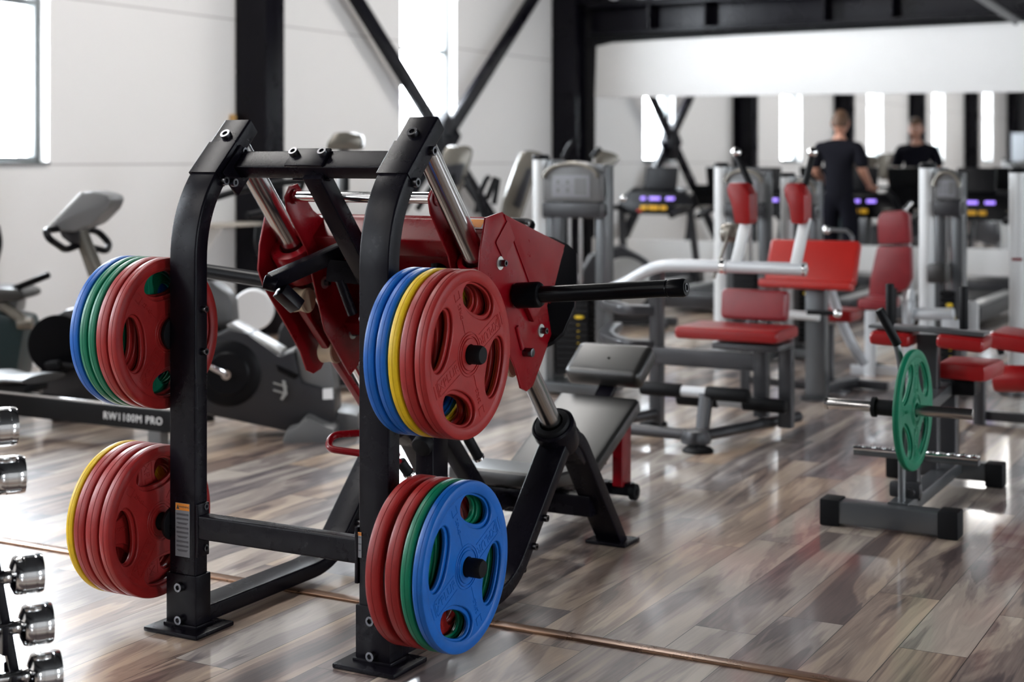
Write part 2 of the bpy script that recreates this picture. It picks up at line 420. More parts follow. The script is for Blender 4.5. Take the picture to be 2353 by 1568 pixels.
# wall above and below the mirror, black fascia with ribs over it
b = MB(); b.prism([(-7.30, YM-.03, .0), (-7.30, YM-.03, .52), (6, YM-.03, .50), (6, YM-.03, .0)], (0, .06, 0), .004); trim(b, 'plaster')
b = MB(); b.prism([(-7.26, YM-.04, 2.09), (-7.24, YM-.04, 2.66), (-7.05, YM-.04, 2.695), (-5.6, YM-.04, 2.72), (-2.6, YM-.04, 2.735), (6, YM-.04, 2.75), (6, YM-.04, 1.98)], (0, .08, 0), .004); trim(b, 'plaster')
b = MB(); b.box((-.7, YM-.12, 2.80), (13.2, .22, .03), bev=.005); b.box((-.7, YM-.12, 3.10), (13.2, .22, .03), bev=.005); b.box((-.7, YM-.06, 2.95), (13.2, .03, .30), bev=.003)
for x in (-6.55, -5.9, -4.6, -3.9, -2.6, -1.2, 0): b.box((x, YM-.13, 2.95), (.02, .18, .28), bev=.002)
trim(b)
mi = MB(); mi.prism([(-7.27, YM-.035, .52), (-7.27, YM-.035, 2.09), (6, YM-.035, 1.98), (6, YM-.035, .50)], (0, .02, 0), 0)
tag(mi.build('wall_mirror', 'mirror'), 'long frameless wall mirror behind the treadmills', 'mirror')
# sign over the mirror, cut by the top of the frame
sg = thing('wall_sign', 'white block lettering on the black fascia high above the mirror', 'sign', (-6.0, YM-.3, 3.2))
for x0, w, rd in ((-6.95, .10, 1), (-6.62, .22, 1), (-6.20, .52, 0), (-5.45, .52, 0), (-4.8, .2, 1)):
    b = MB(); z0 = 3.14
    if rd: b.tube(fillet([(x0-w/2+.03, YM-.27, z0+.5), (x0-w/2+.03, YM-.27, z0+.05), (x0+w/2, YM-.27, z0+.05), (x0+w/2, YM-.27, z0+.5)], .1), .045)
    else: b.box((x0, YM-.27, z0+.05), (w, .05, .10), bev=.004); b.box((x0-w/2+.06, YM-.27, z0+.3), (.12, .05, .5), bev=.004)
    b.build('sign_letter', 'letters', sg)
b = MB(); b.box((-6.0, YM-.24, 3.16), (3.4, .02, .05), bev=.002); b.build('mounting_rail', 'beam', sg)
b = MB(); b.rect([(-2.904, 14.200, 2.918), (-2.519, 14.200, 2.637)], .05, .07, ref=(0, 1, 0)); tag(b.build('ceiling_conduit', 'midgrey'), 'slanting grey metal strut in the dark corner above the right end of the mirror', 'strut')
# baseboard, floor strip
b = MB(); b.box((XW+.012, (YF+YM)/2, .05), (.02, YM-YF, .1), bev=.003); o = struct(b.build('baseboard_left', 'plaster'))
b = MB(); b.rect([(-7.6, 3.905, .003), (-3.0, 3.905, .003), (-1.2, 3.905, .003), (7.3, 3.93, .003)], .010, .045, ref=(0, 0, 1), cr=.003); trim(b, 'strip')
# row of unseen lamps under the ceiling, added to light the left wall
for x in (-5.3,):
    for y in (-8, -4, 0, 4, 8, 12):
        t = thing('fill_lamp', 'wide unseen lamp under the dark ceiling, added to light the left wall', 'lamp', (x, y, ZC-.1), 'added fill lamps under the ceiling')
        b = MB(); b.box((x, y, 4.42), (.66, 1.9, .05)); b.cyl((x, y-.6, 4.44), (x, y-.6, ZC), .006); b.cyl((x, y+.6, 4.44), (x, y+.6, ZC), .006); b.build('housing', 'beam', t)
        b = MB(); b.box((x, y, 4.385), (.62, 1.84, .02)); b.build('diffuser', 'lamp', t)
# little shelf and a board at the first column
t = thing('wall_shelf', 'small pale shelf on the white wall beside the black column', 'shelf', (-7.6, 9.2, .87))
b = MB(); b.box((-7.55, 9.22, .885), (.26, .62, .025)); b.build('shelf_board', 'shelf', t)
b = MB(); b.prism([(-7.69, 9.1, .87), (-7.69, 9.1, .62), (-7.5, 9.1, .87)], (0, .02, 0)); b.build('bracket', 'plaster', t)
b = MB(); b.box((-7.67, 9.42, 1.62), (.03, .05, .26)); tag(b.build('wood_block', 'tan'), 'small orange wooden strip fixed beside the black column', 'board')

# ================================================================ weight plates
def oval(cx, cy, a, bb, ang, n=10):
    """closed spline points of an oval, long axis at angle ang"""
    out = []
    for k in range(n*4):
        t = 2*PI*k/(n*4); x = a*math.copysign(abs(math.cos(t))**.85, math.cos(t)); y = bb*math.sin(t)
        out.append((cx+x*math.cos(ang)-y*math.sin(ang), cy+x*math.sin(ang)+y*math.cos(ang)))
    return out
def layer(R, holes, h0, h1, bev):
    cu = bpy.data.curves.new('c', 'CURVE'); cu.dimensions = '2D'; cu.fill_mode = 'BOTH'; cu.extrude = (h1-h0)/2-bev; cu.bevel_depth = bev; cu.bevel_resolution = 2; cu.offset = -bev
    for pts in [[(R*math.cos(2*PI*k/96), R*math.sin(2*PI*k/96)) for k in range(96)]] + holes:
        sp = cu.splines.new('POLY'); sp.points.add(len(pts)-1); sp.use_cyclic_u = True
        for p, q in zip(sp.points, pts): p.co = (*q, 0, 1)
    return curve_mesh(cu)
HOLES = [70, 160, 250, 340]
def plate_bm(t, kg, R=.225):
    s = MB(); h = t/2; k = R/.225
    def ovs(rr, a, bb): return [oval(rr*k*math.cos(math.radians(d)), rr*k*math.sin(math.radians(d)), a*k, bb*k, math.radians(d+90)) for d in HOLES]
    hub = [(.027*math.cos(2*PI*q/32), .027*math.sin(2*PI*q/32)) for q in range(32)]
    lay = layer(.200*k, ovs(.146, .086, .045)+[hub], h*.30, h*.84, .0035)
    inn = layer(.200*k, ovs(.149, .079, .036)+[hub], -h*.32, h*.32, .003)
    s.mesh(lay, Matrix.Translation((0, 0, h*.57))); s.mesh(inn, Matrix()); s.mesh(lay, Matrix.Translation((0, 0, -h*.57)))
    c = .007
    s.lathe([(R*.862, -h*.84), (R*.885, -h), (R-c, -h), (R-c*.3, -h+c*.3), (R, -h+c), (R, -h*.06), (R-.0015, 0), (R, h*.06), (R, h-c), (R-c*.3, h-c*.3), (R-c, h), (R*.885, h), (R*.862, h*.84)], (0, 0, 0), (0, 0, 1), 128)
    for sg in (1, -1):
        z = h*.84*sg
        for r0, r1, hh in ((.0275, .043, .0035), (.048, .052, .003), (.057, .060, .002)):
            s.lathe([(r0, z), (r0, z+hh*sg), (r1-.001, z+hh*sg), (r1, z+hh*sg*.6), (r1, z)], (0, 0, 0), (0, 0, 1), 48)
    z = h*.84
    T = text_mesh('XPLUR', .034*k, .0012, 1.05); T2 = text_mesh(kg, .018*k, .0012, 1.1)
    for a in (205, 25):
        R0 = Matrix.Rotation(math.radians(a-180 if a > 180 else a+180), 4, 'Z')
        s.mesh(T, R0 @ Matrix.Translation((-.116*k, 0, z)))
        for yy in (-.022, .022): s.box((R0 @ V((-.118*k, yy*k, z))), (.105*k, .0016, .0022), (0, 0, math.radians(a)), 0)
        for xx in (-.172, -.178, -.190): s.box((R0 @ V((xx*k, 0, z))), (.002, .04*k, .0022), (0, 0, math.radians(a)), 0)
    for a in (112, 292):
        R0 = Matrix.Rotation(math.radians(a), 4, 'Z')
        s.mesh(T2, R0 @ Matrix.Translation((.125*k, 0, z)) @ Matrix.Rotation(PI, 4, 'Z'))
        s.box((R0 @ V((.082*k, 0, z))), (.040*k, .0015, .0022), (0, 0, math.radians(a)), 0)
        for yy in (-.012, .012): s.box((R0 @ V((.170*k, yy*k, z))), (.022*k, .002, .0022), (0, 0, math.radians(a)), 0)
        s.box((R0 @ V((.160*k, 0, z))), (.002, .026*k, .0022), (0, 0, math.radians(a)), 0)
    P = Matrix(((0, 0, 1, 0), (1, 0, 0, 0), (0, 1, 0, 0), (0, 0, 0, 1)))
    bmesh.ops.transform(s.bm, matrix=P, verts=s.bm.verts)
    return s
_pc = {}
def plate(color, x0, x1, y, z, rot, label, group=None, tilt=0.0, yaw=0.0):
    key = (color, round(x1-x0, 3))
    if key not in _pc:
        o = plate_bm(x1-x0, {'red': '25KG', 'blue': '20KG', 'yellow': '15KG', 'green': '10KG'}[color]).build('weight_plate', 'p'+color, at=(0, 0, 0)); _pc[key] = o
    else: o = _pc[key].copy(); C.objects.link(o)
    o.location = ((x0+x1)/2, y, z); o.rotation_euler = (math.radians(rot), tilt, yaw)
    return tag(o, label, 'weight plate', group)
PY = 3.44
UZ, LZ = .868, .305
G = 'plates on the upper right peg of the leg press'
plate('blue', -2.196, -2.163, PY, UZ, 12, 'innermost blue plate of the upper right stack, against the black upright', G)
plate('blue', -2.158, -2.125, PY, UZ, 40, 'blue plate next to the yellow one in the upper right stack', G)
plate('yellow', -2.120, -2.090, PY, UZ, 52, 'yellow plate in the middle of the upper right stack', G)
plate('red', -2.085, -2.045, PY, UZ, 9, 'red plate between the yellow and the outermost red plate, upper right stack', G)
plate('red', -2.040, -2.005, PY, UZ, 0, 'outermost red plate of the upper right stack, its whole face showing', G)
G = 'plates on the lower right peg of the leg press'
plate('red', -2.190, -2.148, PY, LZ, 33, 'innermost red plate of the lower right stack, beside the black upright', G)
plate('red', -2.130, -2.088, PY, LZ, 60, 'second red plate of the lower right stack, beside the green one', G)
plate('green', -2.083, -2.052, PY, LZ, 5, 'green plate behind the big blue one, lower right stack', G)
plate('blue', -2.047, -2.013, PY, LZ, 0, 'outermost blue plate of the lower right stack, face to the viewer', G)
G = 'plates on the upper left peg of the leg press'
plate('blue', -3.222, -3.188, PY, UZ, 12, 'outermost blue plate of the upper left stack', G)
plate('green', -3.183, -3.155, PY, UZ, 44, 'green plate beside the blue one in the upper left stack', G)
plate('green', -3.150, -3.124, PY, UZ, 70, 'green plate beside the red ones in the upper left stack', G)
plate('red', -3.119, -3.079, PY, UZ, 20, 'red plate next to the green ones in the upper left stack', G)
plate('red', -3.074, -3.040, PY, UZ, 27, 'innermost red plate of the upper left stack, half behind the upright', G)
G = 'plates on the lower left peg of the leg press'
plate('yellow', -3.236, -3.210, PY, LZ, 12, 'yellow plate at the outer end of the lower left stack', G)
plate('red', -3.206, -3.165, PY, LZ, 44, 'red plate beside the yellow one in the lower left stack', G)
plate('red', -3.160, -3.114, PY, LZ, 70, 'middle red plate of the lower left stack', G)
plate('red', -3.108, -3.070, PY, LZ, 27, 'innermost red plate of the lower left stack, half behind the upright', G)

# ================================================================ the leg press
LX, RX = -2.967, -2.293; XC = -2.625
lp = thing('leg_press_machine', 'large black and red plate-loaded leg press with chrome guide rods in the foreground', 'leg press', (XC, 4.2, 0))
U = V((0, .658, -.753)); N = V((0, .753, .658)); P0 = V((0, 4.0, 1.048))
def uv(x, u, v): return V((x, 0, 0)) + P0 + U*u + N*v
for X0, sx in ((RX, 1), (LX, -1)):
    # upright: box section that leans back at the top
    pth = fillet([(X0, PY, .02), (X0, PY, 1.245), (X0, 3.685, 1.487)], .16, 10)
    b = MB(); b.rect(pth, .10, .055, cr=.006); up = b.build('upright_post', 'black', lp)
    # sleeve over the leaning end and the sleeve at the foot
    d = V((0, .245, .242)).normalized(); e = V((X0, 3.685, 1.487))
    b = MB(); b.rect([e-d*.23, e-d*.10], .106, .061, cr=.004); b.build('collar_plate', 'black', up)
    b = MB(); b.box((X0, PY, .085), (.112, .068, .165), bev=.004); b.build('foot_sleeve', 'black', up)
    b = MB(); b.box((X0+.002, PY+.0, .008), (.20, .17, .014), bev=.005); b.box((X0, PY, .018), (.125, .08, .012), bev=.004); b.build('base_plate', 'black', up)
    for zz in (.036, .132): bolt(up, (X0, PY-.034, zz), (0, -1, 0), .013, 'bolt', .014)
    n = V((0, -.707, .707)); bolt(up, e-d*.072+n*.0275, n, .016, 'bolt', .012)
    for k, q in enumerate((.10, .225)):
        for s2 in (1,): bolt(up, e-d*q+V((.05*1, 0, 0))-n*.012, (1, 0, 0), .013, 'bolt', .016)
    for zz in (.944, .82, .366, .244): bolt(up, (X0-sx*.05, PY+.005, zz), (-sx, 0, 0), .010, 'bolt', .014)
    # storage pegs
    for zz in (UZ, LZ):
        b = MB(); xa, xb = X0+sx*.05, X0+sx*.325
        b.cyl((xa-sx*.002, PY, zz), (xb, PY, zz), .0235, bev=.004); b.cyl((xa-sx*.001, PY, zz), (xa+sx*.012, PY, zz), .05, n=32, bev=.003)
        b.lathe([(.0245, 0), (.0255, .01), (.0255, .035), (.022, .042), (0, .043)], (xb-sx*.04, PY, zz), (sx, 0, 0), 28)
        b.build('storage_peg', 'rubber', up)
    b = MB(); b.cyl((X0+sx*.052, PY, LZ), (X0+sx*.060, PY, LZ), .034, bev=.002); b.build('peg_collar', 'zinc', up)
    # floor rail that sweeps up to the rod socket and down to the rear foot
    pth = fillet([(X0, PY+.03, .042), (X0, 4.125, .042), (X0, 4.565, .492), (X0, 4.96, .0)], [.12, .13], 10)
    b = MB(); b.rect(pth, .10, .048, cr=.006); rl = b.build('base_rail', 'black', lp)
    b = MB(); b.box((X0, 4.955, .007), (.16, .13, .013), bev=.005); b.build('rear_foot_plate', 'black', rl)
    for a, c2 in (((X0+.05, 4.245, .150), 1), ((X0+.05, 4.32, .225), 1)): bolt(rl, a, (1, 0, 0), .011, 'bolt', .014)
    # guide rod, socket
    r0 = V((X0, 3.670, 1.425)); r1 = V((X0, 4.50, .475))
    b = MB(); b.cyl(r0, r1, .0345, n=48); b.build('guide_rod', 'steel', lp)
    dd = (r1-r0).normalized()
    b = MB(); c0 = r1-dd*.035
    b.lathe([(.040, 0), (.068, 0), (.074, .006), (.074, .035), (.068, .042), (.066, .095), (.060, .11), (0, .11)], c0, dd, 40); so = b.build('rod_socket', 'black', lp)
    b = MB(); b.lathe([(.0405, -.012), (.056, -.010), (.062, .0), (.062, .004)], c0, dd, 40); b.build('rubber_bumper', 'rubber', so)
    bolt(so, c0+dd*.07+V((0, -.753, -.658))*.066, (0, -.753, -.658), .008)
    b = MB(); b.prism([V((X0, 0, 0))+P for P in (V((0, 4.55, .50)), V((0, 4.60, .46)), V((0, 4.66, .36)), V((0, 4.63, .34)), V((0, 4.53, .42)))], (.09, 0, 0), .003); b.build('gusset', 'black', so)
    # cross members
b = MB(); b.rect([(LX+.05, 3.612, 1.369), (RX-.05, 3.612, 1.369)], .070, .050, ref=(0, .707, .707), cr=.005); tb = b.build('top_crossbar', 'black', lp)
n = V((0, -.707, .707)); cc = V((XC-.02, 3.612, 1.369))
b = MB(); b.box(cc+n*.029, (.135, .072, .009), frameYZ((0, -.707, .707)), .003); b.box(cc-n*.029, (.135, .072, .009), frameYZ((0, -.707, .707)), .003); mp = b.build('clamp_plate', 'black', tb)
for s2 in (-.052, .052): bolt(mp, cc+n*.033+V((s2, .008, .008)), n, .014, 'bolt', .014)
for X0, s2 in ((LX, 1), (RX, -1)):
    b = MB(); b.box((X0+s2*.057, 3.60, 1.352), (.012, .10, .12), (math.radians(-45), 0, 0), .003); b.build('end_plate', 'black', tb)
    bolt(tb, (X0+s2*.063, 3.565, 1.315), (s2, 0, 0), .012)
b = MB(); b.rect([(LX+.05, PY-.005, .31), (RX-.05, PY-.005, .31)], .045, .07, ref=(0, 1, 0), cr=.006); cb = b.build('lower_crossbar', 'black', lp)
for X0, s2 in ((LX, 1), (RX, -1)):
    b = MB(); b.box((X0+s2*.056, PY-.005, .30), (.012, .05, .155), bev=.003); b.build('end_plate', 'black', cb)
b = MB(); b.rect([(LX, 4.80, .165), (RX, 4.80, .165)], .075, .075, ref=(0, 1, 0), cr=.006); b.build('rear_crossbar', 'black', lp)
b = MB(); b.rect([(LX, 4.27, .075), (RX, 4.27, .075)], .05, .05, ref=(0, 1, 0), cr=.006); b.build('floor_crossbar', 'black', lp)
# central safety spine and its post
b = MB(); b.rect([(XC, 3.60, 1.345), (XC, 4.28, .565)], .065, .055, cr=.005); sp = b.build('safety_spine', 'black', lp)
b = MB(); b.rect([(XC, 4.25, .07), (XC, 4.25, .60)], .07, .10, cr=.006); b.rect([(XC, 4.27, .52), (XC, 4.62, .16), (XC, 4.80, .165)], .05, .06, cr=.005); b.build('spine_post', 'black', lp)
b = MB()
for k in range(4): b.prism([V((XC+.045, 3.86+.085*k, 1.12-.0975*k)), V((XC+.045, 3.89+.085*k, 1.13-.0975*k)), V((XC+.045, 3.935+.085*k, 1.055-.0975*k)), V((XC+.045, 3.90+.085*k, 1.05-.0975*k))], (.02, 0, 0), .002)
b.build('stop_rack', 'black', sp)
b = MB(); b.cyl((XC, 4.22, .46), (XC, 4.18, .44), .035, bev=.006); b.build('spine_bumper', 'rubber', sp)
# seat
st = MB(); st.box((XC, 4.83, .235), (.42, .27, .06), (math.radians(-4), 0, 0), .022, 3); se = st.build('seat_cushion', 'vinylblack', lp)
b = MB(); b.box((XC, 4.84, .19), (.36, .22, .03), bev=.006); b.rect([(XC, 4.80, .17), (XC, 5.55, .17)], .06, .05, cr=.005); b.build('seat_bracket', 'black', se)
aB = math.radians(25)
b = MB(); b.box((XC, 5.29, .275), (.36, .60, .065), (aB, 0, 0), .026, 3); bp_ = b.build('back_pad', 'vinylblack', lp)
b = MB(); b.box((XC, 5.30, .235), (.16, .50, .02), (aB, 0, 0), .003); b.rect([(XC, 5.48, .34), (XC, 5.66, .47)], .07, .03, cr=.004); b.build('pad_bracket', 'black', bp_)
b = MB(); b.box((XC-.005, 5.665, .535), (.34, .20, .085), (math.radians(33), 0, 0), .034, 4); hr = b.build('head_rest', 'vinylblack', lp)
b = MB(); b.cyl((XC, 5.64, .562), (XC, 5.637, .570), .006, n=12); b.build('button', 'rubber', hr)
b = MB(); b.rect([(XC+.075, 5.60, .06), (XC+.075, 5.60, .38)], .045, .09, ref=(1, 0, 0), cr=.005); b.rect([(XC-.05, 5.58, .06), (XC-.05, 5.58, .34)], .045, .06, cr=.005); rs = b.build('seat_support', 'red', lp)
b = MB(); b.rect([(XC-.12, 5.60, .045), (XC+.12, 5.60, .045)], .05, .05, ref=(0, 1, 0), cr=.005); b.rect([(XC, 4.80, .13), (XC, 5.60, .045)], .06, .05, cr=.005); b.build('support_foot', 'black', rs)
for s2 in (-.13, .13):
    b = MB(); b.cyl((XC+s2-.014, 5.60, .036), (XC+s2+.014, 5.60, .036), .034, n=28, bev=.005); b.cyl((XC+s2-.018, 5.60, .036), (XC+s2+.018, 5.60, .036), .013); b.build('wheel', 'rubber', rs)
# ---- sled
b = MB(); b.rect([uv(LX-.08, -.06, .07), uv(RX+.08, -.06, .07)], .10, .075, ref=N, cr=.006); b.rect([uv(LX, .27, .03), uv(RX, .27, .03)], .14, .06, ref=N, cr=.006)
b.box(uv(XC, .10, .14), (.60, .36, .02), frameYZ(N), .003)
sl = b.build('sled', 'red', lp)
SIDE = [(-.19, .03), (-.135, .115), (-.02, .17), (.225, .347), (.245, .335), (.294, .135), (.385, .095), (.405, -.02), (.415, -.10), (.395, -.14), (.36, -.158), (.29, -.14), (.183, -.136), (-.02, -.135), (-.08, -.12), (-.136, -.06)]
for X0, sx in ((RX, 1), (LX, -1)):
    xo = X0+sx*.072; xi = X0-sx*.072
    b = MB(); b.prism([uv(xo, u, v) for u, v in SIDE], (.007, 0, 0), .002)
    b.prism([uv(xo+sx*.004, -.125, .115), uv(xo+sx*.010, .222, .340), uv(xo+sx*.012, .288, .138), uv(xo+sx*.004, .157, .093)], (.006, 0, 0), .0015)
    b.box(uv(xo+sx*.012, .19, .045), (.02, .11, .06), frameYZ(N), .006)
    sd = b.build('side_plate', 'red', sl)
    b = MB(); b.prism([uv(xi, u, v) for u, v in [(-.16, .08), (-.28, .075), (-.30, .04), (-.29, .0), (-.25, -.02), (-.08, -.03), (.18, -.13), (.40, -.13), (.42, .0), (.29, .14), (.0, .14)]], (.007, 0, 0), .002)
    b.rect([uv(xi, -.275, .04), uv(xi, -.275+.001, .04)+V((sx*.001, 0, 0))], .02, .03) if False else None
    b.build('inner_plate', 'red', sl)
    # box over the rollers
    b = MB(); b.prism([uv(X0, u, v) for u, v in [(-.10, .055), (-.10, .13), (.02, .14), (.02, .055)]], (.13, 0, 0), .008); b.build('roller_cover', 'red', sl)
    b = MB(); b.lathe([(.046, 0), (.075, 0), (.080, .01), (.080, .10), (.075, .12), (.046, .12)], uv(X0, -.085, 0)-U*.0, U, 36, True) if sx < 0 else b.lathe([(.046, 0), (.060, 0), (.062, .01), (.062, .10), (.046, .11)], uv(X0, -.05, 0), U, 36, True)
    b.build('rod_sleeve', 'red', sl)
    for u in (.09, .335):
        for v in (-.085, .085):
            b = MB(); b.lathe([(0, -.03), (.036, -.03), (.041, -.026), (.036, 0), (.041, .026), (.036, .03), (0, .03)], uv(X0, u, v), (1, 0, 0), 32); b.build('roller', 'cream', sl)
    for u, v in ((-.03, -.0), (.32, .05)):
        bolt(sl, uv(xo+sx*.004, u, v), (sx, 0, 0), .010, 'bolt', .022, None)
        b = MB(); b.lathe([(.008, 0), (.021, 0), (.021, .004), (.008, .004)], uv(xo+sx*.0035, u, v), (sx, 0, 0), 24); b.build('washer', 'zinc', sl)
    for u, v in ((.06, -.03), (.30, -.03)):
        b = MB(); b.lathe([(.008, 0), (.020, 0), (.020, .004), (.008, .004)], uv(xi+.0035, u, v), (1, 0, 0), 24); b.build('washer', 'zinc', sl)
        bolt(sl, uv(xi+.004, u, v), (1, 0, 0), .010, 'bolt', .018)
    b = MB(); b.cyl(uv(xo, .29, -.07), uv(xo+sx*.035, .29, -.07), .014, bev=.002); b.build('stop_pin', 'bolt', sl)
    b = MB(); b.rect([uv(xo+sx*.006, .19, -.055), uv(xo+sx*.006, .27, -.075)], .012, .016); b.build('slot_cover', 'red', sl)
    # loading horn, tipped up a little
    h0 = uv(xo+sx*.014, .11, 0); hd = V((sx, 0, .085)).normalized()
    b = MB(); b.lathe([(0, 0), (.0375, 0), (.040, .003), (.040, .075), (.036, .082), (.0255, .086)], h0, hd, 36)
    b.lathe([(.0255, .06), (.0255, .50), (.0235, .502), (.0235, .506), (.0265, .508), (.0275, .515), (.0275, .552), (.024, .560), (.012, .560), (.012, .552), (0, .552)], h0, hd, 36); hn = b.build('loading_horn', 'blackgloss', sl)
    b = MB(); b.lathe([(.009, .545), (.013, .545), (.013, .562), (.009, .562)], h0, hd, 20, True); b.cyl(h0+hd*.545, h0+hd*.558, .006, n=12); b.build('end_screw', 'bolt', hn)
# foot plate
fpp = [(.17, .560), (.24, .545), (.31, .512), (.355, .475), (.404, .344), (.440, .225), (.442, .109), (.425, .070), (.39, .04)]
b = MB(); b.prism([uv(XC+x, .395, v) for x, v in fpp]+[uv(XC-x, .395, v) for x, v in fpp[::-1]], U*.016, .004)
b.box(uv(XC, .33, .20), (.50, .22, .11), frameYZ(U), .01)
fp = b.build('foot_plate', 'blackgloss', sl)
b = MB(); b.tube(fillet([uv(-2.74, .40, .55), uv(-2.74, .42, .655), uv(-2.51, .42, .655), uv(-2.51, .40, .55)], .05), .013); b.build('foot_plate_rail', 'blackgloss', sl)
b = MB(); b.cyl(uv(LX+.07, -.262, .035), uv(RX-.07, -.262, .035), .017); b.build('push_bar', 'chrome', sl)
for x in (LX+.075, RX-.075):
    b = MB(); b.cyl(uv(x-.012, -.262, .035), uv(x+.012, -.262, .035), .024); b.build('bar_boss', 'red', sl)
# black lock levers and linkage
b = MB(); b.bar((-2.86, 3.695, 1.01), (-2.70, 3.93, 1.12), .05, .035, ref=(0, -.5, .8)); b.cyl((-2.875, 3.68, 1.01), (-2.84, 3.70, 1.0), .024, bev=.004)
b.bar((-2.83, 3.70, .985), (-2.80, 3.75, .93), .05, .04); b.bar((-2.76, 3.85, 1.04), (-2.56, 3.93, 1.02), .03, .07, ref=(0, 1, 0)); b.cyl((-2.72, 3.86, 1.01), (-2.70, 3.90, .90), .016); b.build('lock_lever', 'black', lp)
b = MB()
for i_, (x, z) in enumerate(((-2.46, 1.05), (-2.38, 1.03))): b.lathe([(0, 0), (.018, 0), (.018, .02), (0, .02)], uv(x, .03, .03), -N, 20)
b.cyl((-2.47, 4.02, .94), (-2.47, 4.02, 1.06), .014); b.build('lock_pin', 'blackplastic', lp)
# red linkage bar and release handles
b = MB(); b.rect([uv(-2.965, .06, -.105), uv(-2.965, .92, -.06)], .03, .022, cr=.004); b.build('linkage_bar', 'red', lp)
# release handles beside the seat: one bent red tube with two grips
b = MB(); b.tube(fillet([(-2.500, 4.275, 0.467), (-2.509, 4.247, 0.503), (-2.569, 4.180, 0.509), (-2.865, 4.019, 0.488), (-2.848, 3.971, 0.452), (-2.717, 3.985, 0.446), (-2.621, 4.015, 0.438), (-2.600, 4.026, 0.415)], .035), .0115)
hb = b.build('release_handle', 'red', lp)
for a, c in ((V((-2.502, 4.274, 0.470)), V((-2.486, 4.317, 0.401))), (V((-2.603, 4.025, 0.426)), V((-2.592, 4.054, 0.386)))):
    b = MB(); b.cyl(a, c, .0175, bev=.004); b.build('grip', 'rubber', hb)
    b = MB(); b.cyl(c, c+(c-a).normalized()*.008, .020); b.build('grip_cap', 'chrome', hb)
# stickers
def sticker(parent, c, w, h, R, rows=9):
    b = MB(); b.box(c, (w, h, .0006), R, 0); o = b.build('warning_label', 'label', parent)
    R3 = R.to_3x3(); n = R3 @ V((0, 0, 1)); u = R3 @ V((1, 0, 0)); v = R3 @ V((0, 1, 0)); c = V(c)
    b = MB(); b.box(c+v*(h/2-h*.07)+n*.0006, (w*.96, h*.13, .0005), R, 0); b.build('orange_header', 'orange', o)
    b = MB(); b.prism([c+v*(h/2-h*.115)+u*(-w*.42)+n*.001, c+v*(h/2-h*.115)+u*(-w*.22)+n*.001, c+v*(h/2-h*.03)+u*(-w*.32)+n*.001], n*.0006, 0)
    b.mesh(text_mesh('WARNING', w*.15, .0002), Matrix.Translation(c+v*(h/2-h*.07)+u*(w*.12)+n*.001) @ R)
    for k in range(rows): b.box(c+v*(h*.30-k*h*.76/rows)+n*.0006, (w*.84*(1-.12*(k % 3 == 2)), h*.012, .0004), R, 0); b.box(c+v*(h*.28-k*h*.76/rows)+n*.0006, (w*.84*(1-.3*(k % 3 == 2)), h*.012, .0004), R, 0)
    b.build('label_print', 'labeltext', o)
Rf = Matrix((V((1, 0, 0)), V((0, 0, 1)), V((0, -1, 0)))).transposed().to_4x4()
sticker(lp, (LX+.002, PY-.0285, .297), .054, .157, Rf)
Rr = Matrix((V((0, 1, 0)), V((0, 0, 1)), V((1, 0, 0)))).transposed().to_4x4()
sticker(lp, (RX-.045, PY-.0285, .33), .012, .07, Rf, 3)
b = MB(); b.box((RX+.0505, 3.66, .052), (.0008, .12, .035), bev=0); so = b.build('grey_label', 'label', lp)
b = MB()
for k in range(5): b.box((RX+.0512, 3.66, .064-k*.006), (.0004, .10, .0015), bev=0)
b.build('label_print', 'labeltext', so)
Rn = Matrix((V((1, 0, 0)), V((1, 0, 0)).cross(-U), -U)).transposed().to_4x4()
for x in (RX-.005, LX+.02):
    b = MB(); b.box(uv(x, -.1025, .095), (.10, .045, .0008), Rn, 0); w = b.build('warning_label', 'whitelabel', sl)
    b = MB(); b.box(uv(x-.018, -.1032, .095), (.055, .035, .0006), Rn, 0); b.build('orange_header', 'orange', w)
    b = MB(); b.mesh(text_mesh('!', .02, .0002), Matrix.Translation(uv(x-.03, -.104, .095)) @ Rn); b.box(uv(x+.028, -.1035, .095), (.02, .012, .0006), Rn, 0); b.build('label_print', 'labeltext', w)

# ================================================================ dumbbell rack, bottom left
dr = thing('dumbbell_rack', 'black upright dumbbell tree at the lower left edge', 'rack', (-2.86, 2.43, 0))
AX = V((.55, .835, 0)); PX = V((-.835, .55, 0))
DB = [(-2.634, 2.549, .190), (-2.652, 2.540, .302), (-2.672, 2.530, .418), (-2.690, 2.520, .533), (-2.709, 2.510, .648), (-2.725, 2.502, .760)]
LB_ = ['chrome dumbbell on the lowest cradle of the rack', 'chrome dumbbell second from the bottom of the rack', 'chrome dumbbell third from the bottom, below the empty cradle', None, 'chrome dumbbell on the cradle above the empty one', 'chrome dumbbell highest on the rack at the left edge']
for s2 in (-.055, .055):
    lo = V(DB[0])-AX*(.115-s2)+PX*.045; hi = V(DB[-1])-AX*(.115-s2)+PX*.045; dl_ = (hi-lo)/.57
    b = MB(); b.rect([lo-dl_*(lo.z-.03), hi+dl_*.30], .022, .05, ref=AX, cr=.004); b.build('upright_bar', 'black', dr)
b = MB(); e0 = V(DB[-1])-AX*.115+PX*.045+(V(DB[-1])-V(DB[0]))/.57*.30; b.rect([e0-AX*.07, e0+AX*.07], .05, .05, ref=PX, cr=.01); b.build('top_bar', 'black', dr)
c0 = V(DB[0])-AX*.115+PX*.045; c0.z = 0
b = MB(); b.rect([c0-AX*.12+V((0, 0, .02)), c0+AX*.05+V((0, 0, .02))], .30, .04, ref=PX, cr=.01); b.build('foot', 'black', dr)
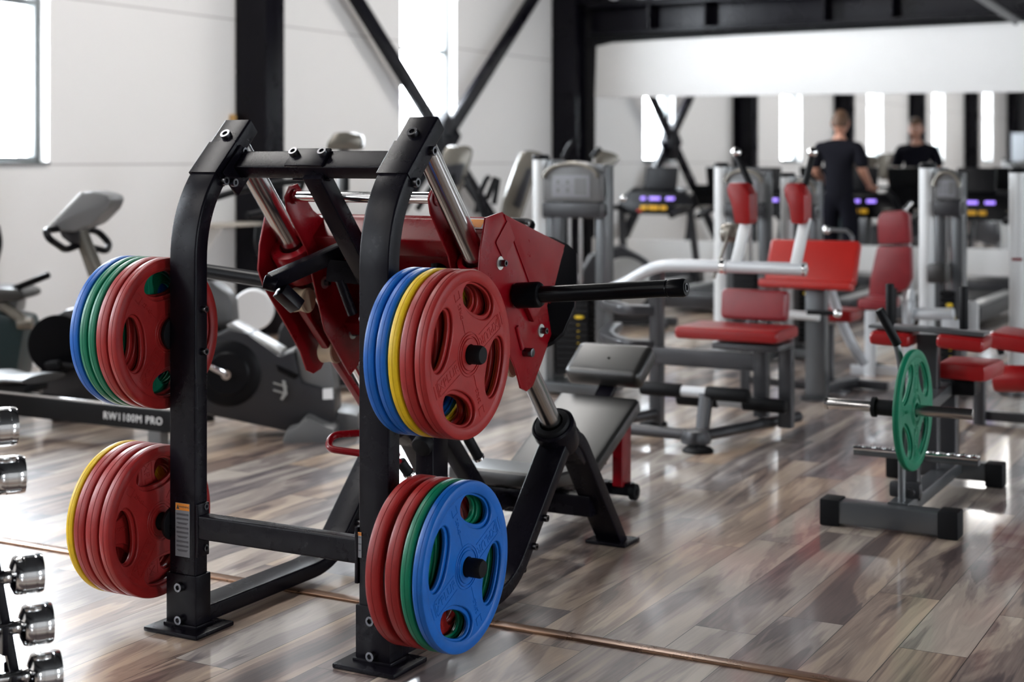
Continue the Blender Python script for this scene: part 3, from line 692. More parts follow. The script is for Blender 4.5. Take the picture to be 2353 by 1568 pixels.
for (x, y, z), lb in zip(DB, LB_):
    c = V((x, y, z))-AX*.115
    for s2 in (-.042, .042):
        q = c+AX*s2; b = MB(); b.prism([q+PX*.06-V((0, 0, .07)), q-PX*.045-V((0, 0, .05)), q-PX*.050+V((0, 0, .018)), q-PX*.030+V((0, 0, .012)), q-PX*.020-V((0, 0, .016)), q+PX*.020-V((0, 0, .016)), q+PX*.06+V((0, 0, .02))], AX*.014, .003); b.build('cradle', 'black', dr)
    if not lb: continue
    t = thing('dumbbell', lb, 'dumbbell', c-V((0, 0, .045)), 'chrome dumbbells on the rack'); r = .0455 if z > .6 else (.046 if z > .35 else .048)
    for s2 in (1, -1):
        a0 = c+AX*s2*.080; b = MB(); b.lathe([(0, 0), (r*.55, 0), (r*.93, .008), (r, .014), (r, .026), (r-.0012, .027), (r-.0012, .029), (r, .030), (r, .052), (r-.0012, .053), (r-.0012, .055), (r, .056), (r, .064), (r*.95, .072), (r*.7, .074), (r*.66, .070), (0, .070)], a0, AX*s2, 40); b.build('head', 'chrome', t)
    b = MB(); b.lathe([(0, -.081), (.017, -.081), (.017, -.066), (.013, -.060), (.0125, -.02), (.0145, 0), (.0125, .02), (.013, .060), (.017, .066), (.017, .081), (0, .081)], c, AX, 24); b.build('handle', 'chrome', t)

# ================================================================ background machines
FV = V((-.4795, .8776, 0)); RV = V((.8776, .4795, 0))
def fl(p): return V((p[0], p[1], 0))
# ---- rowing machine behind the left upright
rw = thing('rowing_machine', 'black rowing machine with a long low beam behind the left plates', 'rowing machine', (-5.4, 5.5, 0))
b = MB(); b.box((-5.75, 5.5, .145), (2.10, .07, .105), bev=.006); be = b.build('rail_beam', 'blackplastic', rw)
b = MB(); b.box((-5.75, 5.5, .202), (2.04, .055, .012), bev=.004); b.build('slide_rail', 'chrome', be)
b = MB(); R = Matrix((V((1, 0, 0)), V((0, 0, 1)), V((0, -1, 0)))).transposed().to_4x4()
b.mesh(text_mesh('RW1100M PRO', .052, .001, 1.12), Matrix.Translation((-5.06, 5.464, .143)) @ R); b.build('lettering', 'whitelabel', be)
b = MB(); b.rect([(-4.93, 5.5, .10), (-4.93, 5.5, .02)], .085, .06); b.box((-4.93, 5.5, .012), (.10, .42, .024), bev=.008); b.build('leg', 'midgrey', rw)
b = MB(); b.rect([(-6.6, 5.5, .10), (-6.6, 5.5, .02)], .085, .06); b.box((-6.6, 5.5, .012), (.10, .42, .024), bev=.008); b.build('leg', 'midgrey', rw)
b = MB(); b.loft([(-6.14, 5.5, .275), (-6.02, 5.5, .285), (-5.92, 5.5, .272), (-5.80, 5.5, .285), (-5.68, 5.5, .290)], [(.15*math.cos(a*PI/8), .022*math.sin(a*PI/8)) for a in range(16)], ref=(0, 1, 0)); se = b.build('seat', 'vinylblack', rw)
b = MB(); b.box((-5.88, 5.5, .24), (.30, .16, .04), bev=.012); b.build('seat_carriage', 'blackplastic', se)
# ---- upright bike with console, behind the upper left plates
bk = thing('exercise_bike', 'upright exercise bike with tilted grey console behind the upper left plates', 'exercise bike', fl((-6.025, 6.052, 0.124)))
b = MB(); b.prism([(-6.113, 6.004, 1.015), (-6.067, 6.029, 1.072), (-5.953, 6.092, 1.212), (-5.896, 6.122, 1.219), (-5.828, 6.160, 1.197), (-5.809, 6.170, 1.167), (-5.834, 6.157, 1.114), (-5.905, 6.118, 1.034), (-5.953, 6.092, 1.015), (-5.984, 6.075, 0.996), (-6.088, 6.018, 1.005)], FV*.30, .028); co = b.build('console', 'midgrey', bk)
b = MB(); b.prism([(-6.121, 6.000, 1.020), (-5.959, 6.088, 1.214), (-5.938, 6.100, 1.212), (-6.088, 6.018, 1.010), (-6.113, 6.004, 1.008)], FV*.27, .006); b.build('display', 'lightgrey', co)
b = MB(); b.prism([(-6.088, 6.018, 1.005), (-6.025, 6.052, 1.060), (-5.984, 6.075, 1.024), (-5.988, 6.072, 0.930), (-6.025, 6.052, 0.925), (-6.071, 6.027, 0.965)], FV*.10, .01); b.build('console_neck', 'charcoal', co)
b = MB(); b.cyl((-5.998, 6.067, 1.005), (-5.917, 6.111, 0.764), .040, .045); b.build('mast', 'beigegrey', bk)
b = MB(); b.tube(fillet([(-5.984, 6.075, 0.930), (-5.993, 5.956, 0.900), (-5.921, 5.767, 0.973), (-5.975, 5.795, 1.012), (-6.014, 5.945, 1.017)], .04), .019); b.tube(fillet([(-5.973, 6.080, 0.918), (-5.977, 6.250, 0.878), (-6.033, 6.333, 0.916), (-6.055, 6.264, 0.987), (-6.036, 6.160, 1.001)], .04), .019); b.build('handlebar', 'blackgloss', bk)
b = MB(); b.prism([(-6.165, 5.976, 0.337), (-6.154, 5.982, 0.432), (-6.119, 6.001, 0.519), (-6.046, 6.041, 0.579), (-5.880, 6.132, 0.621), (-5.755, 6.200, 0.550), (-5.755, 6.200, 0.076), (-6.140, 5.990, 0.076), (-6.161, 5.978, 0.171)], FV*.22, .03); hs = b.build('wheel_housing', 'charcoal', bk)
b = MB(); c = V((-6.067, 6.029, 0.396))-FV*.12; b.lathe([(0, -.01), (.12, -.012), (.15, 0), (.16, .02), (0, .03)], c, -FV, 40); b.build('side_disc', 'blackgloss', hs)
b = MB(); b.cyl((-5.984, 5.847, 0.298), (-5.868, 5.910, 0.281), .02); b.prism([(-5.973, 5.796, 0.318), (-5.912, 5.829, 0.327), (-5.902, 5.834, 0.288), (-5.967, 5.799, 0.277)], FV*.08, .01); b.build('pedal', 'rubber', bk)
b = MB(); b.box(fl((-6.025, 6.052, 0.124))+V((0, 0, .03)), (.10, .50, .06), (0, 0, TH), .01); b.box(fl((-5.776, 6.188, 0.124))+V((0, 0, .03)), (.10, .50, .06), (0, 0, TH), .01); b.box((fl((-6.025, 6.052, 0.124))+fl((-5.776, 6.188, 0.124)))/2+V((0, 0, .06)), (.30, .08, .07), (0, 0, TH), .01); b.build('base', 'charcoal', bk)
b = MB(); b.cyl((-5.825, 6.275, 0.348), (-5.762, 6.310, 0.732), .03); b.build('seat_post', 'greysteel', bk)
b = MB(); b.ball((-5.756, 6.313, 0.756), (.13, .10, .05)); b.build('saddle', 'vinylblack', bk)
# ---- bike cut by the left edge
bk = thing('exercise_bike', 'dark teal exercise bike cut off by the left edge of the picture', 'exercise bike', fl((-6.856, 6.396, 0.145)))
b = MB(); b.prism([(-7.059, 6.285, 0.531), (-6.766, 6.445, 0.467), (-6.754, 6.451, 0.415), (-6.793, 6.430, 0.132), (-6.811, 6.421, 0.016), (-7.059, 6.285, 0.016)], FV*.30, .03); b.build('housing', 'teal', bk)
b = MB(); b.prism([(-7.059, 6.285, 0.647), (-6.799, 6.427, 0.639), (-6.754, 6.451, 0.613), (-6.750, 6.454, 0.582), (-6.788, 6.433, 0.564), (-7.059, 6.285, 0.551)], FV*.34, .02); b.build('saddle', 'vinylblack', bk)
b = MB(); b.prism([(-6.969, 6.334, 0.557), (-6.806, 6.423, 0.557), (-6.815, 6.418, 0.492), (-6.969, 6.334, 0.492)], FV*.16, .008); b.build('seat_carriage', 'lightgrey', bk)
b = MB(); b.cyl((-6.868, 6.275, 0.566), (-6.625, 6.294, 0.437), .030); b.cyl((-6.680, 6.264, 0.437), (-6.600, 6.308, 0.444), .035, bev=.01); b.build('adjuster', 'beigegrey', bk)
b = MB(); b.cyl((-6.779, 6.324, 0.629), (-6.521, 6.351, 0.721), .020, bev=.006); b.build('handlebar', 'blackgloss', bk)
b = MB(); b.tube(fillet([(-7.070, 6.393, 0.625), (-7.029, 6.415, 0.782), (-7.006, 6.428, 0.886), (-7.024, 6.418, 0.990)], .1), .025); b.build('mast', 'blackplastic', bk)
b = MB(); b.box(fl((-6.924, 6.359, 0.145))+V((0, 0, .03)), (.5, .12, .06), (0, 0, TH), .01); b.build('base', 'charcoal', bk)

# ---- recumbent bike between the uprights
rb = thing('recumbent_bike', 'dark grey recumbent bike with pedal crank seen between the two uprights', 'exercise bike', fl((-4.678, 6.104, -0.004)))
b = MB(); b.prism([(-5.006, 5.925, 0.655), (-4.952, 5.955, 0.506), (-4.879, 5.995, 0.552), (-4.794, 6.041, 0.523), (-4.657, 6.116, 0.411), (-4.595, 6.150, 0.435), (-4.563, 6.168, 0.281), (-4.414, 6.249, 0.231), (-4.410, 6.251, 0.084), (-4.563, 6.168, 0.018), (-4.941, 5.961, 0.108), (-5.006, 5.925, 0.128)], FV*.26, .025); hs = b.build('main_housing', 'charcoal', rb)
b = MB(); b.prism([(-4.595, 6.150, 0.501), (-4.582, 6.157, 0.556), (-4.514, 6.194, 0.578), (-4.462, 6.222, 0.556), (-4.418, 6.247, 0.259), (-4.414, 6.249, 0.226), (-4.563, 6.168, 0.259), (-4.582, 6.157, 0.347)], FV*.20, .02); b.build('mast_cover', 'midgrey', rb)
b = MB(); b.prism([(-4.894, 5.986, 0.563), (-4.871, 5.999, 0.571), (-4.655, 6.117, 0.429), (-4.657, 6.116, 0.402), (-4.879, 5.995, 0.541)], FV*.20, .006); b.prism([(-4.659, 6.115, 0.409), (-4.597, 6.149, 0.440), (-4.595, 6.150, 0.422), (-4.649, 6.120, 0.387)], FV*.20, .004); b.build('top_trim', 'lightgrey', rb)
b = MB(); c = V((-4.881, 5.994, 0.325))-FV*.135; b.lathe([(.0, .02), (.10, .022), (.11, .012), (.125, .010), (.150, .006), (.165, -.004), (.17, -.02), (0, -.02)], c, -FV, 48); dk = b.build('crank_disc', 'blackplastic', rb)
b = MB(); b.bar(c-FV*.04, V((-4.874, 5.769, 0.383)), .028, .02, ref=(0, 0, 1)); b.lathe([(.010, 0), (.024, 0), (.026, .01), (.024, .02), (.010, .02)], c-FV*.03, -FV, 28); b.build('crank_arm', 'chrome', dk)
b = MB(); b.prism([V(p)-FV*.006 for p in [(-4.606, 5.996, 0.369), (-4.504, 6.052, 0.317), (-4.526, 6.039, 0.296), (-4.598, 6.000, 0.339)]], FV*.01, .002); b.build('cup_slot', 'blackgloss', hs)
b = MB()
for dy in (0, 17): b.bar(V((-4.615, 5.979, 0.280))+V((0, 0, -dy*.0021)), V((-4.554, 6.013, 0.259))+V((0, 0, -dy*.0021)), .004, .008, ref=(-.48, .88, 0))
b.prism([(-4.577, 6.000, 0.293), (-4.562, 6.008, 0.289), (-4.554, 6.013, 0.226), (-4.573, 6.002, 0.194), (-4.585, 5.996, 0.198), (-4.569, 6.004, 0.237)], FV*.006, .001); b.build('emblem', 'lightgrey', hs)
b = MB(); b.prism([(-4.399, 6.097, 0.250), (-4.357, 6.120, 0.254), (-4.354, 6.122, 0.200), (-4.399, 6.097, 0.198)], FV*.006, 0); b.build('white_label', 'whitelabel', hs)
b = MB(); b.prism([(-4.491, 6.093, 0.118), (-4.476, 6.101, 0.131), (-4.423, 6.130, 0.096), (-4.356, 6.166, 0.068), (-4.356, 6.166, 0.014), (-4.434, 6.124, -0.029), (-4.588, 6.040, -0.008), (-4.564, 6.053, 0.068), (-4.522, 6.076, 0.075)], FV*.28, .02); b.prism([(-4.505, 6.313, 0.071), (-4.472, 6.331, 0.124), (-4.369, 6.387, 0.102), (-4.365, 6.390, 0.027), (-4.427, 6.355, -0.005), (-4.502, 6.315, 0.011)], FV*.30, .015); ft = b.build('front_foot', 'midgrey', rb)
b = MB(); b.cyl(fl((-4.452, 6.000, -0.011)), fl((-4.452, 6.000, -0.011))+V((0, 0, .04)), .03); b.cyl(fl((-5.249, 6.248, 0.015)), fl((-5.249, 6.248, 0.015))+V((0, 0, .06)), .03); b.build('rubber_foot', 'rubber', rb)
b = MB(); b.prism([(-5.197, 6.049, 0.771), (-5.088, 6.108, 0.760), (-5.023, 6.144, 0.708), (-4.999, 6.157, 0.658), (-4.989, 6.162, 0.534), (-5.029, 6.141, 0.501), (-5.138, 6.081, 0.501), (-5.197, 6.049, 0.636)], FV*.20, .03); sp2 = b.build('seat_carriage', 'midgrey', rb)
b = MB(); b.prism([(-5.056, 6.012, 0.806), (-4.984, 6.051, 0.797), (-4.988, 6.049, 0.775), (-5.056, 6.012, 0.766)], FV*.1, .008); b.build('seat_lever', 'blackplastic', sp2)
b = MB(); b.prism([(-5.395, 5.941, 0.861), (-5.177, 6.060, 0.839), (-5.177, 6.060, 0.771), (-5.395, 5.941, 0.771)], FV*.36, .03); b.build('seat', 'vinylblack', rb)

# ---- cross trainers along the wall
def cross_trainer(D, pod, neck, hx, label, base, arms, body=None, inner=None):
    t = thing('cross_trainer', label, 'cross trainer', fl(base), 'cross trainers along the white wall')
    b = MB(); b.prism(pod, FV*.26, .03); cn = b.build('console', 'beigegrey', t)
    if inner: b = MB(); b.prism([V(p)-FV*.135 for p in inner], FV*.012, .004); b.build('display', 'charcoal', cn)
    b = MB(); b.tube(neck, .035); b.build('mast', 'midgrey', t)
    for a in arms: b = MB(); b.tube(fillet(a, .10), .021); b.build('moving_arm', 'blackplastic', t)
    c = V(base)
    b = MB(); b.box(fl(c)+V((0, 0, .04)), (1.5, .12, .06), (0, 0, TH), .012); b.box(fl(c)-RV*.6+V((0, 0, .03)), (.09, .55, .06), (0, 0, TH), .012); b.box(fl(c)+RV*.6+V((0, 0, .03)), (.09, .55, .06), (0, 0, TH), .012); b.build('base', 'charcoal', t)
    b = MB(); b.prism([fl(c)+RV*x+V((0, 0, z)) for x, z in ((-.15, .06), (.62, .06), (.66, .30), (.50, .56), (.28, .68), (.02, .60), (-.12, .35))], FV*.24, .04); hs = b.build('drive_housing', 'charcoal', t)
    b = MB(); b.lathe([(0, .02), (.20, .02), (.22, .01), (.22, -.01), (0, -.01)], fl(c)+RV*.30-FV*.13+V((0, 0, .36)), -FV, 40); b.build('drive_disc', 'lightgrey', hs)
    for s2 in (-1, 1): b = MB(); b.box(fl(c)-RV*(.30+.1*s2)+FV*.14*s2+V((0, 0, .22+.06*s2)), (.36, .13, .04), (0, 0, TH), .012); b.build('pedal', 'rubber', t)
    return t
cross_trainer(9.35, [(-5.490, 7.655, 1.448), (-5.476, 7.663, 1.502), (-5.442, 7.681, 1.553), (-5.376, 7.717, 1.561), (-5.310, 7.754, 1.548), (-5.293, 7.763, 1.515), (-5.300, 7.759, 1.445)], [(-5.400, 7.704, 1.448), (-5.383, 7.657, 1.111), (-5.383, 7.542, 0.502)], 0,
    'cross trainer nearest the dumbbell side, its rounded console above the top crossbar', (-5.547, 7.453, 0.024),
    [[(-5.665, 6.705, 1.151), (-5.640, 6.946, 1.202), (-5.602, 7.309, 1.248), (-5.523, 7.466, 1.260)], [(-5.578, 6.980, 1.059), (-5.569, 7.099, 1.071), (-5.593, 7.428, 1.135), (-5.602, 7.537, 1.219), (-5.583, 7.547, 1.299)], [(-5.580, 7.093, 0.994), (-5.591, 7.087, 0.891), (-5.535, 7.118, 0.737), (-5.517, 7.241, 0.521)], [(-5.301, 7.587, 1.433), (-5.301, 7.587, 1.194)]])
cross_trainer(10.8, [(-5.648, 9.221, 1.186), (-5.612, 9.240, 1.442), (-5.580, 9.258, 1.489), (-5.456, 9.326, 1.492), (-5.421, 9.345, 1.458), (-5.475, 9.315, 1.224), (-5.497, 9.303, 1.161), (-5.566, 9.266, 1.099)], [(-5.538, 9.281, 1.161), (-5.446, 9.217, 0.916), (-5.422, 9.116, 0.553)], 0,
    'cross trainer with a silver console just right of the tilted upright top', (-5.664, 8.984, 0.062),
    [[(-5.433, 9.225, 1.281), (-5.293, 9.187, 1.120), (-5.158, 9.147, 0.803)], [(-5.244, 8.758, 1.292), (-5.244, 8.758, 0.997)], [(-5.558, 8.815, 1.049), (-5.544, 8.936, 1.168), (-5.557, 9.043, 1.227)], [(-5.333, 9.393, 1.115), (-5.333, 9.507, 1.254)]], None, [(-5.593, 9.251, 1.349), (-5.470, 9.318, 1.364), (-5.503, 9.300, 1.208), (-5.580, 9.258, 1.193)])
cross_trainer(11.8, [(-5.743, 10.309, 0.937), (-5.722, 10.320, 1.073), (-5.632, 10.369, 1.363), (-5.602, 10.386, 1.448), (-5.542, 10.418, 1.465), (-5.453, 10.467, 1.441), (-5.438, 10.475, 1.407), (-5.512, 10.435, 1.209), (-5.587, 10.394, 0.937), (-5.647, 10.361, 0.868), (-5.722, 10.320, 0.885)], [(-5.647, 10.361, 0.937), (-5.629, 10.257, 0.737), (-5.640, 10.137, 0.475)], 0,
    'cross trainer with a tall leaning silver console left of the silver column', (-5.728, 10.089, 0.072),
    [[(-5.702, 9.875, 0.985), (-5.687, 9.883, 1.116), (-5.684, 9.999, 1.247), (-5.661, 10.011, 1.264)], [(-5.684, 10.113, 1.045), (-5.654, 10.129, 1.246)], [(-5.672, 9.778, 0.923), (-5.514, 9.978, 0.935)]], None, [(-5.653, 10.358, 1.039), (-5.557, 10.410, 1.329), (-5.512, 10.435, 1.312), (-5.602, 10.386, 1.005)])
cross_trainer(12.8, [(-5.541, 11.558, 1.269), (-5.525, 11.567, 1.454), (-5.483, 11.590, 1.476), (-5.379, 11.647, 1.447), (-5.333, 11.672, 1.410), (-5.411, 11.629, 1.299), (-5.450, 11.608, 1.232)], [(-5.476, 11.594, 1.269), (-5.417, 11.512, 0.829), (-5.391, 11.413, 0.542)], 0,
    'cross trainer whose pale console shows behind the weight tower', (-5.487, 11.360, 0.105),
    [[(-5.480, 10.908, 1.408), (-5.449, 10.925, 1.486), (-5.418, 10.942, 1.528)], [(-5.362, 11.201, 1.409), (-5.324, 11.221, 1.470), (-5.305, 11.232, 1.488)]])
t = thing('pale_disc', 'pale round disc glimpsed behind the recumbent bike', 'stool', fl((-5.488, 6.915, 0.399)))  # white round disc on a stand, not known to be a stool
b = MB(); b.lathe([(0, -.03), (.112, -.03), (.12, -.02), (.12, .02), (.112, .03), (0, .03)], (-5.483, 6.918, 0.520), -FV, 48); b.build('seat', 'whitelabel', t)
b = MB(); b.cyl(V((-5.483, 6.918, 0.520))+FV*.02, V((-5.483, 6.918, 0.298))+FV*.02, .02); b.cyl(fl((-5.483, 6.918, 0.520)), V((-5.483, 6.918, 0.520))+FV*.02-V((0, 0, .05)), .02); b.cyl(fl((-5.483, 6.918, 0.520)), fl((-5.483, 6.918, 0.520))+V((0, 0, .02)), .16); b.build('stand', 'greysteel', t)

# ---- weight stack towers
def tower(name, label, x0, x1, y, ztop, cat='weight machine', group=None, sign='sign', col_w=.10, zc=.0, digits=True, side=1):
    """silver half-round column at x0, arched header and stack up to x1"""
    t = thing(name, label, cat, ((x0+x1)/2, y, 0), group); w = x1-x0
    b = MB(); b.lathe([(0, 0), (col_w/2, 0), (col_w/2, ztop-.03), (0, ztop-.03)], (x0+col_w/2, y, zc+.02), (0, 0, 1), 32); cc_ = b.build('column', 'white', t)
    b = MB(); b.lathe([(0, 0), (col_w*.53, 0), (col_w*.53, .018), (col_w*.42, .03), (0, .032)], (x0+col_w/2, y, ztop-.012), (0, 0, 1), 32); b.build('column_cap', 'blackgloss', cc_)
    b = MB(); b.box((x0+col_w+.02, y+.06, ztop/2), (.05, .16, ztop-.02), bev=.01); b.box((x1-.03, y+.06, ztop/2-.01), (.06, .14, ztop-.06), bev=.01); b.box(((x0+x1)/2, y+.06, .04), (w+.06, .30, .06), bev=.012); fr = b.build('frame', 'greysteel', t)
    hz = ztop-.02; hh = min(.24, w*.7); xa, xb = x0+col_w+.0, x1
    b = MB(); n = 10; xm = (xa+xb)/2; ww = (xb-xa)/2
    poly = [(xa, y-.02, hz-hh)]+[(xm-ww*math.cos(PI*k/n), y-.02, hz-.09+.09*math.sin(PI*k/n)) for k in range(n+1)]+[(xb, y-.02, hz-hh)]
    b.prism(poly, (0, .10, 0), .012); hd = b.build('header', 'midgrey', t)
    b = MB(); b.tube([(xm-ww*.95*math.cos(PI*k/n), y-.075, hz-.10+.085*math.sin(PI*k/n)) for k in range(n+1)], .014); b.build('arch_trim', 'beigegrey', hd)
    b = MB(); b.box((xm, y-.072, hz-hh*.62), (ww*1.35, .006, hh*.55), bev=.001); sgn = b.build('sign_panel', sign, hd)
    b = MB(); b.box((xm, y-.0754, hz-hh*.62), (ww*1.2, .0006, .002), bev=0)
    for k in range(2):
        for q in range(2): b.box((xm-ww*.45+k*ww*.34, y-.0757, hz-hh*.52-q*hh*.2), (ww*.09, .002, hh*.10), bev=0)
    b.box((xm+ww*.34, y-.0757, hz-hh*.62), (ww*.40, .002, hh*.40), bev=0); b.build('sign_print', 'midgrey', sgn)
    b = MB(); b.box((xm, y-.02, hz-hh-.05), (ww*2, .12, .09), bev=.01); b.build('crossbeam', 'charcoal', t)
    for xx in (xm-ww*.35, xm+ww*.05): b = MB(); b.cyl((xx, y+.04, .1), (xx, y+.04, hz-hh-.05), .013); b.build('stack_rod', 'chrome', t)
    b = MB()
    for k in range(14): b.box((xm-ww*.12, y+.04, .13+k*.036), (ww*1.15, .12, .033), bev=.003)
    ws = b.build('weight_stack', 'rubber', t)
    b = MB()
    for k in range(9): b.box((xm+ww*.12, y-.022, .16+k*.036), (.012, .004, .004), bev=0)
    b.box((xm+ww*.2, y-.035, .46), (.05, .03, .016), bev=.005); b.build('selector_pin', 'yellow', ws)
    return t
def YX(p): return p[0]
t1 = tower('weight_tower', 'weight tower with silver column and arched header right of the red sled', YX((-4.223, 8.000, 1.302)), YX((-3.751, 8.000, 1.304)), 8.0, 1.40)
b = MB(); b.ball((-3.60, 7.93, 1.165), .02); b.build('adjuster_knob', 'chrome', t1)
tower('weight_tower', 'weight tower standing behind the left red shoulder pad', YX((-3.797, 9.900, 1.289)), YX((-3.417, 9.900, 1.290)), 9.9, 1.35, col_w=.10)
tower('weight_tower', 'weight tower whose silver column shows behind the right shoulder pad', YX((-3.415, 10.200, 1.288)), YX((-3.148, 10.200, 1.289)), 10.2, 1.28, col_w=.10)
t4 = tower('weight_tower', 'weight tower with narrow arched header right of the tall red backrest', YX((-2.163, 9.000, 1.303)), YX((-1.910, 9.000, 1.304)), 9.0, 1.35, col_w=.10)
b = MB(); b.box((-2.012, 8.850, 0.729), (.11, .16, .11), bev=.02); b.build('roller_pad', 'vinylblack', t4)
b = MB(); b.cyl((-2.121, 8.700, 0.500), (-1.895, 8.700, 0.511), .035, bev=.005); b.lathe([(.05, -.012), (.10, -.012), (.105, 0), (.10, .012), (.05, .012)], (-2.143, 8.720, 0.539), (1, .1, 0), 36, True); b.bar((-1.912, 8.700, 0.478), (-1.912, 8.700, 0.317), .10, .04); b.build('cam_arm', 'silver', t4)
b = MB(); b.ball((-1.915, 8.680, 0.561), (.02, .015, .012)); b.build('yellow_pin', 'yellow', t4)
b = MB(); b.box((-1.894, 9.200, 0.445), (.07, .05, .20), bev=.02); b.build('white_pad', 'whitelabel', t4)
# right-hand column cut by the frame
t = thing('weight_tower', 'tall grey column of a machine cut by the right edge of the picture', 'weight machine', (-1.614, 9.099, 0.000))
b = MB(); b.lathe([(0, .02), (.055, .02), (.055, 1.31), (0, 1.31)], (-1.642, 9.270, 0.000), (0, 0, 1), 32); c_ = b.build('column', 'white', t)
p = V((-1.642, 9.270, 0.000))
b = MB(); b.lathe([(0, 0), (.058, 0), (.058, .015), (.045, .028), (0, .03)], p+V((0, 0, 1.31)), (0, 0, 1), 32); b.build('column_cap', 'blackgloss', c_)
b = MB(); b.box(p+V((.10, .05, .66)), (.09, .18, 1.28), bev=.01); b.lathe([(0, 0), (.12, 0), (.12, .02), (0, .025)], p, (0, 0, 1), 32); b.build('frame', 'greysteel', t)
b = MB(); b.box(p+V((.0, -.056, .80)), (.06, .01, .015), bev=0); b.build('red_mark', 'red', c_)

# ---- abdominal machine with red shoulder pads
am = thing('abdominal_machine', 'grey machine with two red shoulder pads on angled arms and a red seat', 'weight machine', (-2.75, 7.1, 0))
b = MB(); b.tube(fillet([(-3.316, 7.100, 0.706), (-3.205, 7.100, 0.751), (-3.047, 7.100, 0.846), (-2.821, 7.100, 0.854), (-2.261, 7.100, 0.853)], .12), .031, n=20); br = b.build('lever_bar', 'silver', am)
b = MB(); b.lathe([(0, 0), (.034, 0), (.034, .012), (.02, .018), (0, .018)], (-2.265, 7.100, 0.853), (1, 0, 0), 28); b.lathe([(.031, 0), (.038, .004), (.038, .03), (.031, .034)], (-2.693, 7.100, 0.852), (1, 0, 0), 28); b.build('bar_cap', 'chrome', br)
for poly, a, c2, k0, k1 in (([(-2.638, 7.100, 1.243), (-2.627, 7.100, 1.272), (-2.552, 7.100, 1.272), (-2.518, 7.100, 1.214), (-2.518, 7.100, 1.083), (-2.534, 7.100, 1.066), (-2.597, 7.100, 1.071), (-2.611, 7.100, 1.159), (-2.631, 7.100, 1.209)], (-2.613, 7.100, 0.856), (-2.563, 7.100, 1.100), (-2.550, 7.140, 1.261), (-2.640, 7.180, 1.411)),
                    ([(-2.346, 7.100, 1.242), (-2.335, 7.100, 1.272), (-2.272, 7.100, 1.272), (-2.241, 7.100, 1.211), (-2.241, 7.100, 1.089), (-2.254, 7.100, 1.071), (-2.309, 7.100, 1.077), (-2.320, 7.100, 1.159), (-2.340, 7.100, 1.210)], (-2.305, 7.100, 0.867), (-2.263, 7.100, 1.105), (-2.269, 7.140, 1.263), (-2.245, 7.180, 1.410))):
    b = MB(); b.prism(poly, (0, .13, 0), .014); b.build('shoulder_pad', 'vinylred', am)
    b = MB(); b.bar(a, V(c2)+V((0, .03, 0)), .05, .035); b.build('pad_arm', 'white', am)
    b = MB(); b.cyl(k0, k1, .016, bev=.003); h_ = b.build('handle', 'rubber', am)
    b = MB(); b.ball(V(k1)+V((0, 0, .012)), .026); b.build('knob', 'chrome', h_)
b = MB(); b.bar((-2.766, 7.200, 0.783), (-2.692, 7.250, 1.048), .012, .02); b.cyl((-2.757, 7.300, 1.011), (-2.663, 7.300, 1.013), .05, bev=.01); b.build('linkage', 'beigegrey', am)
b = MB(); b.box((-2.60, 7.08, .533), (.53, .34, .062), (0, 0, 0), .026, 3); b.build('seat', 'vinylred', am)
b = MB(); b.box((-2.56, 7.24, .655), (.345, .075, .155), (math.radians(-8), 0, 0), .030, 3); b.build('back_pad', 'vinylworn', am)
b = MB(); b.rect([(-3.10, 7.25, .0), (-3.10, 7.25, .84)], .065, .065, ref=(1, 0, 0)); b.build('rear_post', 'grey', am)
b = MB(); b.rect([(-3.10, 7.22, .37), (-2.55, 7.22, .37)], .05, .09, ref=(0, 1, 0)); b.build('cross_beam', 'grey', am)
b = MB(); b.rect([(-2.52, 7.22, .10), (-2.52, 7.22, .49)], .07, .06, ref=(1, 0, 0)); b.rect([(-2.40, 7.25, .05), (-2.40, 7.25, .49)], .07, .06, ref=(1, 0, 0)); b.box((-2.52, 7.1, .47), (.34, .26, .03), bev=.008); b.build('seat_frame', 'grey', am)
for z in (.60, .42):
    b = MB(); b.rect(fillet([(-3.12, 7.25, z), (-3.25, 7.20, z), (-3.50, 7.45, z), (-3.66, 7.95, z)], .18), .05, .085, ref=(0, 0, 1), cr=.01); b.build('curved_brace', 'grey', am)
for x0, x1, y, z in ((-3.07, -2.50, 6.98, .235), (-2.93, -2.36, 7.12, .175)):
    b = MB(); b.cyl((x0+.22, y, z), (x1-.22, y, z), .026); r_ = b.build('roller_axle', 'silver', am)
    for xa in (x0, x1-.22): b = MB(); b.cyl((xa, y, z), (xa+.22, y, z), .035, bev=.008); b.build('foot_roller', 'rubber', r_)
b = MB(); b.rect([(-2.72, 6.92, .04), (-2.72, 6.98, .235)], .06, .05); b.build('roller_stem', 'grey', am)
b = MB(); b.tube([(-3.30, 6.75, .065), (-2.74, 6.75, .065)], .028); b.tube([(-2.66, 6.72, .065), (-2.42, 7.50, .065)], .028); b.tube([(-3.10, 7.25, .065), (-3.22, 6.75, .065)], .028); b.lathe([(0, 0), (.07, 0), (.075, .02), (.06, .06), (0, .07)], (-2.68, 6.74, .03), (0, 0, 1), 28); b.build('base_frame', 'grey', am)
for x, y in ((-2.65, 6.69), (-3.13, 7.27), (-2.62, 7.50), (-3.28, 6.76)):
    b = MB(); b.lathe([(0, 0), (.072, 0), (.075, .008), (.06, .022), (.012, .026), (.012, .05), (0, .05)], (x, y, 0), (0, 0, 1), 32); b.build('rubber_foot', 'rubber', am)

